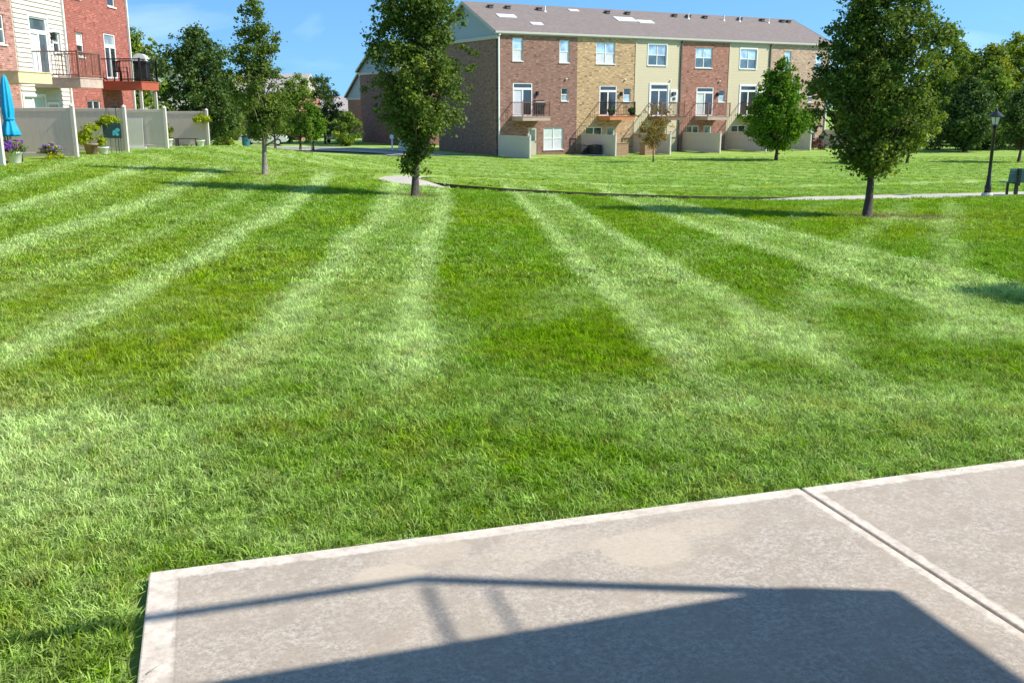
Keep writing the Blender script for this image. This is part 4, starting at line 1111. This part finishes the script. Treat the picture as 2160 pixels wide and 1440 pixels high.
# bench-like planter by the last fence
pb = empty('low_table', (-15.7, 47.9, float(gz(-15.7, 47.9))), 0, 'low dark slatted bench before the farthest left fence', 'bench')
for k in range(4): MB().box(-.55, .55, -.18 + k*.095, -.10 + k*.095, .34, .38).build('slat', M['trim_dark'], pb)
for x in (-.48, .48):
    for y in (-.14, .14): MB().box(x - .03, x + .03, y - .03, y + .03, -.05, .339).build('leg', M['trim_dark'], pb)
potted(-14.99, 47.7, 'small white pot at the end of the low dark bench', 'flower pot', 1.0, 'white_glaze', 'leaf_mid', 231, .08, .03, .05)
lp = empty('leaning_panel', (-16.45, 42.93, float(gz(-16.4, 42.9))), 0, 'pale rectangular panel leaning on the lit fence', 'panel')
mm = Matrix.Rotation(radians(-4), 4, 'X')
MB().box(-.62, .5, -.03, 0, .02, 1.3, M=mm).build('sheet', M['vinyl_white'], lp)
MB().box(-.70, .62, -.07, -.031, .0, .10, M=mm).build('foot_rail', M['trim_white'], lp)

# turquoise umbrella, folded
um = empty('folded_umbrella', (-15.42, 30.55, float(gz(-15.3, 30.5))), 0, 'folded turquoise patio umbrella at the left edge', 'umbrella')
MB().tube([(0, 0, .02), (0, 0, 2.62)], .02, 8).build('pole', M['trim_white'], um)
MB().lathe([(.02, 2.62), (.06, 2.55), (.10, 2.40), (.13, 2.1), (.16, 1.75), (.165, 1.5), (.13, 1.32), (.14, 1.25), (.22, 1.02), (.27, .86), (.25, .80), (.10, .88)], 32, fold=.16, nf=8).build('canopy', M['turquoise'], um, smooth=True)
MB().lathe([(.172, 1.30), (.172, 1.36)], 16).build('tie_strap', M['turquoise'], um)
MB().lathe([(.26, 0), (.26, .05), (.05, .08), (.03, .3)], 16).build('base', M['black_metal'], um)

def patio_chair(x, y, rz, label, s=1., mat='black_metal', z=None):
    c = empty('patio_chair', (x, y, float(gz(x, y)) if z is None else z), rz, label, 'chair', 'dark patio chairs')
    MB().box(-.24, .24, -.22, .24, .41, .44).build('seat', M[mat], c)
    b = MB()
    for k in range(5): b.box(-.2 + k*.09, -.15 + k*.09, .235, .255, .47, .88)
    bk = MB().box(-.24, .24, .23, .26, .86, .92).box(-.24, .24, .23, .26, .441, .47).build('backrest', M[mat], c)
    b.build('back_slats', M[mat], c)['kind'] = 'stuff'
    for sx in (-.22, .22):
        for sy in (-.2, .23): MB().box(sx - .018, sx + .018, sy - .018, sy + .018, 0, .409).build('leg', M[mat], c)
        MB().box(sx - .025, sx + .025, -.21, .22, .62, .65).build('armrest', M[mat], c)
        MB().box(sx - .018, sx + .018, -.2, -.17, .441, .619).build('arm_support', M[mat], c)
    return c
patio_chair(-15.9, 31.4, radians(60), 'black chair behind the turquoise umbrella pole')
# grill and chairs on the red balcony of the left block
def grill(x, y, z, rz, label, hood='grill_cover'):
    g = empty('gas_grill', (x, y, z), rz, label, 'grill', 'grills by the townhouses')
    MB().box(-.35, .35, -.25, .25, .12, .72).build('cart', M['black_plastic'], g, bevel=.02)
    MB().box(-.40, .40, -.28, .28, .721, .84).build('firebox', M['black_metal'], g, bevel=.02)
    h = MB(); n = 8
    prof_ = [(-.28, .841)] + [(-.28 + .56*(1 - cos(pi*k/n))/2*1.0, .86 + .30*sin(pi*k/n)) for k in range(1, n)] + [(.28, .841)]
    for sx in (-.4, .4): h.quad(*[(sx, a, b) for a, b in prof_])
    for k in range(len(prof_) - 1): h.quad((-.4, *prof_[k]), (.4, *prof_[k]), (.4, *prof_[k+1]), (-.4, *prof_[k+1]))
    h.build('hood', M[hood], g)
    MB().tube([(-.28, -.32, .98), (.28, -.32, .98)], .014, 6).build('handle', M['trim_white'], g)
    for s_ in (-1, 1): MB().box(min(s_*.41, s_*.72), max(s_*.41, s_*.72), -.22, .22, .80, .835).build('side_shelf', M['black_plastic'], g)
    for sx in (-.3, .3):
        MB().tube([(sx - .02, -.2, .07), (sx + .02, -.2, .07)], .07, 10).build('wheel', M['rubber'], g)
        MB().tube([(sx - .02, .2, .07), (sx + .02, .2, .07)], .07, 10).build('wheel', M['rubber'], g)
    return g
grill(-17.95, 48.9, 2.69, radians(100), 'steel-hooded grill on the red balcony').scale = (1.15, 1.15, 1.12)
patio_chair(-18.7, 48.2, radians(160), 'black chair on the red balcony left of the grill', z=2.69)
patio_chair(-18.0, 49.65, radians(200), 'black chair on the red balcony right of the grill', z=2.69)
x, y = rb(2.9, 1.0); grill(x, y, -2.08 + 2.84, radians(29), 'black grill on the pinkish balcony of the terrace end house', 'black_metal')
x, y = rb(9.3, 1.1); potted(x, y, 'dark potted plants on the orange balcony', 'potted plant', 1.1, 'black_plastic', 'leaf_dark', 241, .32, .3, .09, z=-2.08 + 2.84)
x, y = rb(11.0, 1.45); potted(x, y, 'dark leafy pot at the right end of the orange balcony', 'potted plant', 1.1, 'black_plastic', 'leaf_dark', 243, .3, .3, .09, z=-2.08 + 2.84)

# things standing on the terrace patios
def air_unit(x, y, label):
    zb = float(gz(x, y)); a = empty('air_conditioner', (x, y, zb), T29, label, 'air conditioner', 'air conditioners along the terrace')
    MB().box(-.42, .42, -.42, .42, .0, .08).build('pad', M['concrete_foot'], a)
    MB().box(-.36, .36, -.36, .36, .081, .78).build('casing', M['black_plastic'], a, bevel=.02)
    MB().lathe([(.30, .781), (.30, .80), (.06, .83)], 14).build('fan_guard', M['black_metal'], a)
    for k in range(5): MB().box(-.34, .34, -.372, -.361, .18 + k*.11, .22 + k*.11).build('louvre', M['trim_dark'], a)
for u, o_, l in [(6.2, 1.9, 'dark air conditioner under the paired windows of the end house'), (6.75, 2.8, 'second dark air conditioner, against the fence of the tan brick house'), (13.0, 2.6, 'dark air conditioner beside the wooden boxes'), (17.95, 2.6, 'dark air conditioner behind the rust-tinged sapling fence'), (22.8, 2.5, 'dark air conditioner left of the round maple trunk')]:
    air_unit(*rb(u, o_), l)
def wood_box(x, y, w_, h_, label):
    zb = float(gz(x, y)); a = empty('wooden_box', (x, y, zb), T29, label, 'box', 'wooden storage boxes')
    n = 5; st = h_/n
    for k in range(n):
        MB().box(-w_/2, w_/2, -.35, .35, k*st, (k + 1)*st - .012).build('plank', M['wood_tan'], a)
    MB().box(-w_/2 - .04, w_/2 + .04, -.39, .39, h_ - .011, h_ + .03).build('lid', M['wood_tan'], a)
wood_box(*rb(8.1, 4.1), 1.05, .92, 'tan wooden box just right of the second terrace fence post')
wood_box(*rb(10.7, 4.0), .95, .92, 'tan wooden box left of the third terrace fence post')
grill(*rb(23.4, 3.6), float(gz(*rb(23.4, 3.6))), T29, 'black covered grill behind the maple trunk', 'black_metal')
rng_ = np.random.default_rng(3)
sx_, sy_ = rb(28.6, 3.4)
sh = empty('plum_shrub', (sx_, sy_, -2.1), 0, 'plum-coloured shrub beside the last visible terrace fence', 'shrub')
leafball('foliage', sh, ball_pts(rng_, 40, 1.0, (0, 0, .05), 1.0), np.full(40, .3), 40, .11, M['leaf_plum'], 251)['kind'] = 'stuff'
MB().tube([(0, 0, -.1), (.05, 0, .5)], [.05, .02], 6).build('stem', M['bark'], sh)

# hedges closing the far right lawn
def hedge(x0, x1, y, h, label, seed, mat='leaf_dark'):
    rng = np.random.default_rng(seed); n = int((x1 - x0)*9)
    p = empty('hedge', ((x0 + x1)/2, y, float(gz((x0 + x1)/2, y))), 0, label, 'hedge', 'dark hedges behind the right lawn')
    C = np.stack([rng.uniform(-(x1 - x0)/2, (x1 - x0)/2, n), rng.normal(0, .35, n), rng.uniform(.1, h, n)], 1)
    leafball('foliage', p, C, rng.uniform(.25, .5, n), 40, .15, M[mat], seed)['kind'] = 'stuff'
    b = MB()
    for k in range(int((x1 - x0)/.9)):
        xx = -(x1 - x0)/2 + .4 + k*.9; b.tube([(xx, 0, -.1), (xx + .1, .05, h*.8)], [.04, .015], 5)
    b.build('stems', M['bark'], p)['kind'] = 'stuff'
hedge(31.5, 36.5, 84, 1.0, 'dark hedge right behind the small olive tree', 301)
hedge(37, 44.5, 83.5, 1.25, 'dark hedge left of the lamp post', 303)
hedge(45, 56, 85.5, 1.3, 'dark hedge right of the lamp post, above the bench', 305)
hedge(-26, -20, 98, 1.3, 'dark hedge at the street below the red brick house', 307)

# ------------------------------------------------------------------ lamp post and bench by the path
lz = float(gz(15.0, 30.95)) - .02
lamp = empty('lamp_post', (15.02, 30.95, lz), 0, 'black lantern lamp post beside the path', 'street lamp')
MB().lathe([(.17, -.1), (.17, .05), (.14, .10)], 12).build('footing', M['concrete_foot'], lamp)
MB().lathe([(.10, .101), (.10, .30), (.075, .36), (.06, .62), (.052, .66), (.05, 2.06), (.07, 2.08), (.045, 2.12)], 12).build('post', M['black_metal'], lamp, smooth=True)
MB().lathe([(.04, 2.12), (.11, 2.16), (.11, 2.19)], 12).build('lantern_base', M['black_metal'], lamp)
MB().lathe([(.095, 2.191), (.15, 2.42)], 6).build('lantern_glass', M['lamp_glass'], lamp)
for k in range(6):
    a = 2*pi*k/6
    MB().tube([(.10*cos(a), .10*sin(a), 2.19), (.155*cos(a), .155*sin(a), 2.425)], .009, 4).build('lantern_bar', M['black_metal'], lamp)
MB().lathe([(.16, 2.421), (.235, 2.43), (.235, 2.45), (.12, 2.54), (.05, 2.60), (.03, 2.66), (.012, 2.69)], 14).build('lantern_roof', M['black_metal'], lamp, smooth=False)

bz = float(gz(16.2, 31.3)) - .02
be = empty('park_bench', (16.45, 31.2, bz), radians(8), 'dark green slatted bench cut by the right edge, seen from behind', 'bench')
for k in range(5): MB().box(-.75, .75, -.02 - k*.012, .015 - k*.012, .43 + k*.085, .511 + k*.085).build('back_slat', M['bench_green'], be)
for k in range(5): MB().box(-.75, .75, .03 + k*.09, .105 + k*.09, .40, .43).build('seat_slat', M['bench_green'], be)
for x in (-.45, .45):
    f_ = MB().box(x - .05, x + .05, -.045, .03, .0, .399).build('leg', M['black_metal'], be)
    MB().box(x - .03, x + .03, .40, .46, .0, .399).build('leg', M['black_metal'], be)
    MB().box(x - .05, x + .05, -.115, -.075, .32, .86).build('back_support', M['black_metal'], be)
    MB().box(x - .03, x + .03, .031, .40, .36, .398).build('seat_bracket', M['black_metal'], be)

# ------------------------------------------------------------------ street things on the left
bn = empty('litter_bin', (-13.5, 50.3, float(gz(-13.5, 50.3))), 0, 'small teal litter bin on the left crest', 'bin')
MB().lathe([(.15, 0), (.19, .04), (.21, .46)], 12).build('body', M['bin_teal'], bn)
MB().lathe([(.225, .461), (.225, .50), (.10, .57)], 12).build('lid', M['black_plastic'], bn)
def white_car(x, y, rz, label):
    c = empty('parked_car', (x, y, float(gz(x, y)) + .06), rz, label, 'car', 'white cars parked along the far street')
    b = MB()
    sec = [(-2.1, .45, .62), (-1.95, .32, .92), (-1.2, .30, .98), (-.65, .30, .98), (1.0, .30, .98), (1.6, .30, .95), (2.05, .34, .80), (2.15, .45, .6)]
    for i in range(len(sec) - 1):
        (xa, za, zb_), (xb_, zc, zd) = sec[i], sec[i+1]
        for s_ in (-.86, .86): b.quad((xa, s_, za), (xb_, s_, zc), (xb_, s_, zd), (xa, s_, zb_))
        b.quad((xa, -.86, zb_), (xb_, -.86, zd), (xb_, .86, zd), (xa, .86, zb_)); b.quad((xa, -.86, za), (xb_, -.86, zc), (xb_, .86, zc), (xa, .86, za))
    b.quad((-2.1, -.86, .45), (-2.1, .86, .45), (-2.1, .86, .62), (-2.1, -.86, .62)); b.quad((2.15, -.86, .45), (2.15, .86, .45), (2.15, .86, .6), (2.15, -.86, .6))
    b.build('body', M['car_white'], c)
    cab = [(-1.15, .981), (-.55, 1.44), (.85, 1.46), (1.55, .97)]
    g = MB()
    for s_ in (-.80, .80): g.quad(*[(a, s_*(1 if z_ < 1 else .86), z_) for a, z_ in cab])
    for i in (0, 2): g.quad((cab[i][0], -.80*(1 if i == 0 else .86), cab[i][1]), (cab[i+1][0], -.80*(.86 if i == 0 else 1), cab[i+1][1]), (cab[i+1][0], .80*(.86 if i == 0 else 1), cab[i+1][1]), (cab[i][0], .80*(1 if i == 0 else .86), cab[i][1]))
    g.build('windows', M['glass_dark'], c)
    MB().box(-.56, .86, -.69, .69, 1.441, 1.48).build('roof', M['car_white'], c, bevel=.02)
    for wx in (-1.32, 1.35):
        for s_ in (-1, 1):
            w_ = MB().tube([(wx, s_*.70, .31), (wx, s_*.88, .31)], .31, 14).build('wheel', M['rubber'], c)
            MB().tube([(wx, s_*.881, .31), (wx, s_*.89, .31)], .18, 10).build('rim', M['trim_white'], w_)
white_car(-22.6, 90.2, radians(8), 'white car parked on the street behind the slender lawn tree')
white_car(-16.8, 97.5, radians(80), 'white car end at the street bend below the dark cone-shaped tree')
wb = empty('utility_box', (-8.75, 82.2, float(gz(-8.75, 82.2))), T29, 'white utility cabinet by the road, left of the middle lawn tree trunk', 'cabinet')
MB().box(-.62, .62, -.35, .35, 0, .95).build('body', M['trim_white'], wb, bevel=.02)
MB().box(-.66, .66, -.39, .39, .951, 1.0).build('lid', M['trim_white'], wb)
MB().box(-.012, .012, -.362, -.351, .05, .93).build('door_seam', M['gutter'], wb)
mbx = empty('mailbox', (-9.7, 80.2, float(gz(-9.7, 80.2)) + .05), 0, 'white post mailbox beside the road', 'mailbox')
MB().box(-.06, .06, -.06, .06, -.1, .95).build('post', M['trim_white'], mbx)
bx_ = MB(); n = 8
arc = [(-.15, .951)] + [(-.15*cos(pi*k/n), 1.15 + .15*sin(pi*k/n)) for k in range(n + 1)] + [(.15, .951)]
for s_ in (-.28, .28): bx_.quad(*[(a, s_, z_) for a, z_ in arc])
for k in range(len(arc)): bx_.quad((arc[k][0], -.28, arc[k][1]), (arc[(k+1) % len(arc)][0], -.28, arc[(k+1) % len(arc)][1]), (arc[(k+1) % len(arc)][0], .28, arc[(k+1) % len(arc)][1]), (arc[k][0], .28, arc[k][1]))
bx_.build('box', M['trim_white'], mbx)

# ------------------------------------------------------------------ grass: real blades, thick near by and coarser far off
def tuft(name, seed, n, rad, h, w, bend):
    rng = np.random.default_rng(seed)
    v = []; f = []
    for i in range(n):
        a = rng.uniform(0, 2*pi); r_ = rad*math.sqrt(rng.uniform()); bx, by = r_*cos(a), r_*sin(a)
        d = rng.uniform(0, 2*pi); L = h*rng.uniform(.55, 1.25); bd = L*bend*rng.uniform(.2, 1.3); ww = w*rng.uniform(.7, 1.3)
        dx, dy = cos(d), sin(d); sx, sy = -dy*ww/2, dx*ww/2
        k = len(v)
        v += [(bx - sx, by - sy, -.01), (bx + sx, by + sy, -.01),
              (bx + dx*bd*.35 + sx*.85, by + dy*bd*.35 + sy*.85, L*.55), (bx + dx*bd*.35 - sx*.85, by + dy*bd*.35 - sy*.85, L*.55),
              (bx + dx*bd, by + dy*bd, L*(.98 - .25*min(1, bd/L)))]
        f += [(k, k + 1, k + 2, k + 3), (k + 3, k + 2, k + 4)]
    me = bpy.data.meshes.new(name); me.from_pydata(v, [], f); me.materials.append(M['blade']); me.update()
    return bpy.data.objects.new(name, me)
tcol = bpy.data.collections.new('grass_tufts')
for i in range(5): tcol.objects.link(tuft('tuft_%02d' % i, 400 + i, 13, .032, .044, .0042, .95))
for i in range(4): tcol.objects.link(tuft('tuft_%02d' % (5 + i), 420 + i, 16, .075, .046, .0085, 1.0))
for i in range(3): tcol.objects.link(tuft('tuft_%02d' % (9 + i), 440 + i, 16, .17, .055, .020, 1.1))
rng = np.random.default_rng(77)
PTS = []; VI = []; SC = []
ca, sa = cos(PA), sin(PA)
def sow(y0, y1, dens, v0, v1, smin, smax):
    wid = lambda y: .57*y + 2.0
    n = int(dens*(y1 - y0)*2*wid(y1))
    y = rng.uniform(y0, y1, n); x = rng.uniform(-wid(y1), wid(y1), n)
    k = np.abs(x) < wid(y); x, y = x[k], y[k]
    # keep off the patio, the path, the road and the houses
    lx = (x + 1.28)*ca + (y - 3.14)*sa; ly = -(x + 1.28)*sa + (y - 3.14)*ca
    ok = ~((lx > -.012) & (ly < .012))
    gap = (lx > -.07) & (lx <= -.012) & (ly < .02) & (rng.uniform(size=len(x)) < .8)      # bare soil along the left edge of the slab
    ok &= ~gap
    if y1 > 24: ok &= path_dist(x, y) > PW + .075
    ok &= ~((x < -15.2) & (y > 28))
    fx = (x + 1.03)*cos(T29) + (y - 73.4)*sin(T29); fy = -(x + 1.03)*sin(T29) + (y - 73.4)*cos(T29)
    ok &= ~((fx > -.2) & (fy > -4.6))
    for tx, ty, tr in ((7.97, 21.87, .42), (8.7, 21.75, .45), (-2.34, 23.61, .35), (-7.26, 28.95, .35)):
        ok &= (np.hypot(x - tx, y - ty) > tr*rng.uniform(.3, 1.2, len(x)))
    x, y = x[ok], y[ok]
    PTS.append(np.stack([x, y, gz_dip(x, y)], 1)); VI.append(rng.integers(v0, v1, len(x))); SC.append(rng.uniform(smin, smax, len(x)))
sow(1.9, 6.0, 1150, 0, 5, .8, 1.35)
sow(6.0, 9.5, 800, 0, 5, .9, 1.4)
sow(9.5, 15., 260, 5, 9, .85, 1.3)
sow(15., 26., 130, 5, 9, 1.0, 1.5)
sow(26., 42., 42, 9, 12, .5, .8)
sow(42., 72., 16, 9, 12, .55, .85)
def vnoise(x, y, sc_, seed, octv=3, rough=.55):
    r_ = np.random.default_rng(seed); T = r_.uniform(0, 1, (256, 256)); out = np.zeros_like(x); amp = 1.; tot = 0.
    for o_ in range(octv):
        u = x*sc_ + 37.3*o_ + 500; v = y*sc_ + 11.7*o_ + 500
        i = np.floor(u).astype(int); j = np.floor(v).astype(int); fu = sst(u - i); fv = sst(v - j)
        a = T[i % 256, j % 256]; b = T[(i+1) % 256, j % 256]; c_ = T[i % 256, (j+1) % 256]; d = T[(i+1) % 256, (j+1) % 256]
        out += amp*((a*(1-fu) + b*fu)*(1-fv) + (c_*(1-fu) + d*fu)*fv); tot += amp; amp *= rough; sc_ *= 2.03
    return out/tot
def lerp3(a, b, t): return a*(1 - t[:, None]) + b*t[:, None]
def turf_rgb(X, Y):
    sm = lambda v, a, b, c=0., d=1.: c + (d - c)*sst((v - a)/(b - a))
    k = .058 + np.maximum(-2.5 - X, 0)*.011
    u = X + k*Y + (vnoise(X, Y, .35, 1, 2) - .5)*.30
    bp = np.array([b[0] for b in BANDS]); bv = np.array([b[1] for b in BANDS])
    i = np.clip(np.searchsorted(bp, u) - 1, 0, len(bp) - 2); t = sst((u - bp[i])/(bp[i+1] - bp[i]))
    band = bv[i]*(1 - t) + bv[i+1]*t
    fade = sm(Y, 4.9, 6.8)*sm(Y, 27.5, 33., 1., .12)
    L = band*fade + .36*(1 - fade)
    L += np.sin((.75*X + .66*Y)*2.2 + vnoise(X, Y, .35, 1, 2)*5)*sm(Y, 29., 34., 0., .16)
    fc = sm(Y, 6.4, 8.)*sm(Y, 26., 28.5, 1., 0.)
    for c0, w0, a0 in CROSS: L += a0*fc*np.exp(-((X - .45*Y + (vnoise(X, Y, .5, 9, 2) - .5)*.5 - c0)/w0)**2)
    for px, py, rx, ry, amp in PATCHES: L += amp*np.exp(-((X - px)/rx)**2 - ((Y - py)/ry)**2)
    L += (vnoise(X, Y, 5.5, 2, 4, .65) - .5)*.55 + (vnoise(X, Y, 1.1, 3, 4, .6) - .5)*.45 + rng.normal(0, .13, len(X))
    L = np.clip(L, 0, 1)
    c = lerp3(np.array(C_DARK)[None], np.array(C_DARK2)[None], sm(vnoise(X, Y, .22, 4, 2), .35, .65))
    c = lerp3(c, np.array(C_LIGHT)[None], L)
    dry = sm(vnoise(X, Y, 2.3, 5, 5, .7), .54, .70)*sm(Y, 3., 18., .7, .3)
    c = lerp3(c, np.array(C_DRY)[None], dry*.42)
    for px, py, r_ in [(7.97, 21.87, .5), (8.75, 21.75, .55), (9.5, 21.7, .4), (-2.34, 23.6, .4), (-7.26, 28.95, .4)]:
        c = lerp3(c, np.array([[.26, .18, .11]]), np.exp(-((X - px)**2 + (Y - py)**2)/(1.3*r_)**2)*.9*sm(vnoise(X, Y, 6., 21, 3), .25, .5))
    return c
PT = np.concatenate(PTS); VIa = np.concatenate(VI).astype(np.int32); SCa = np.concatenate(SC)
me = bpy.data.meshes.new('grass'); me.vertices.add(len(PT)); me.vertices.foreach_set('co', PT.astype(np.float32).ravel())
tc_ = np.concatenate([turf_rgb(PT[:, 0], PT[:, 1]), np.ones((len(PT), 1))], 1)
me.attributes.new('tcol', 'FLOAT_COLOR', 'POINT').data.foreach_set('color', tc_.astype(np.float32).ravel())
me.attributes.new('vi', 'INT', 'POINT').data.foreach_set('value', VIa)
rot = np.stack([rng.normal(0, .16, len(PT)), rng.normal(0, .16, len(PT)), rng.uniform(0, 2*pi, len(PT))], 1)
me.attributes.new('rv', 'FLOAT_VECTOR', 'POINT').data.foreach_set('vector', rot.astype(np.float32).ravel())
SCa = SCa*(.72 + .6*vnoise(PT[:, 0], PT[:, 1], 3.1, 12, 3))
sv = np.stack([SCa, SCa, SCa*rng.uniform(.75, 1.15, len(PT))], 1)
me.attributes.new('sv', 'FLOAT_VECTOR', 'POINT').data.foreach_set('vector', sv.astype(np.float32).ravel())
me.update()
grass = link('grass', me); tag(grass, 'mown green grass with pale mowing bands covering the lawn', 'grass', kind='stuff')
ng = bpy.data.node_groups.new('grow_grass', 'GeometryNodeTree')
ng.interface.new_socket('Geometry', in_out='INPUT', socket_type='NodeSocketGeometry'); ng.interface.new_socket('Geometry', in_out='OUTPUT', socket_type='NodeSocketGeometry')
gi = ng.nodes.new('NodeGroupInput'); go = ng.nodes.new('NodeGroupOutput')
iop = ng.nodes.new('GeometryNodeInstanceOnPoints'); ci = ng.nodes.new('GeometryNodeCollectionInfo')
ci.inputs['Collection'].default_value = tcol; ci.inputs['Separate Children'].default_value = True; ci.inputs['Reset Children'].default_value = True
def named(t, n):
    a = ng.nodes.new('GeometryNodeInputNamedAttribute'); a.data_type = t; a.inputs['Name'].default_value = n
    return a.outputs['Attribute']
ng.links.new(gi.outputs[0], iop.inputs['Points']); ng.links.new(ci.outputs[0], iop.inputs['Instance'])
iop.inputs['Pick Instance'].default_value = True
ng.links.new(named('INT', 'vi'), iop.inputs['Instance Index'])
ng.links.new(named('FLOAT_VECTOR', 'rv'), iop.inputs['Rotation']); ng.links.new(named('FLOAT_VECTOR', 'sv'), iop.inputs['Scale'])
ng.links.new(iop.outputs[0], go.inputs[0])
md = grass.modifiers.new('grow', 'NODES'); md.node_group = ng
print('grass tufts', len(PT))
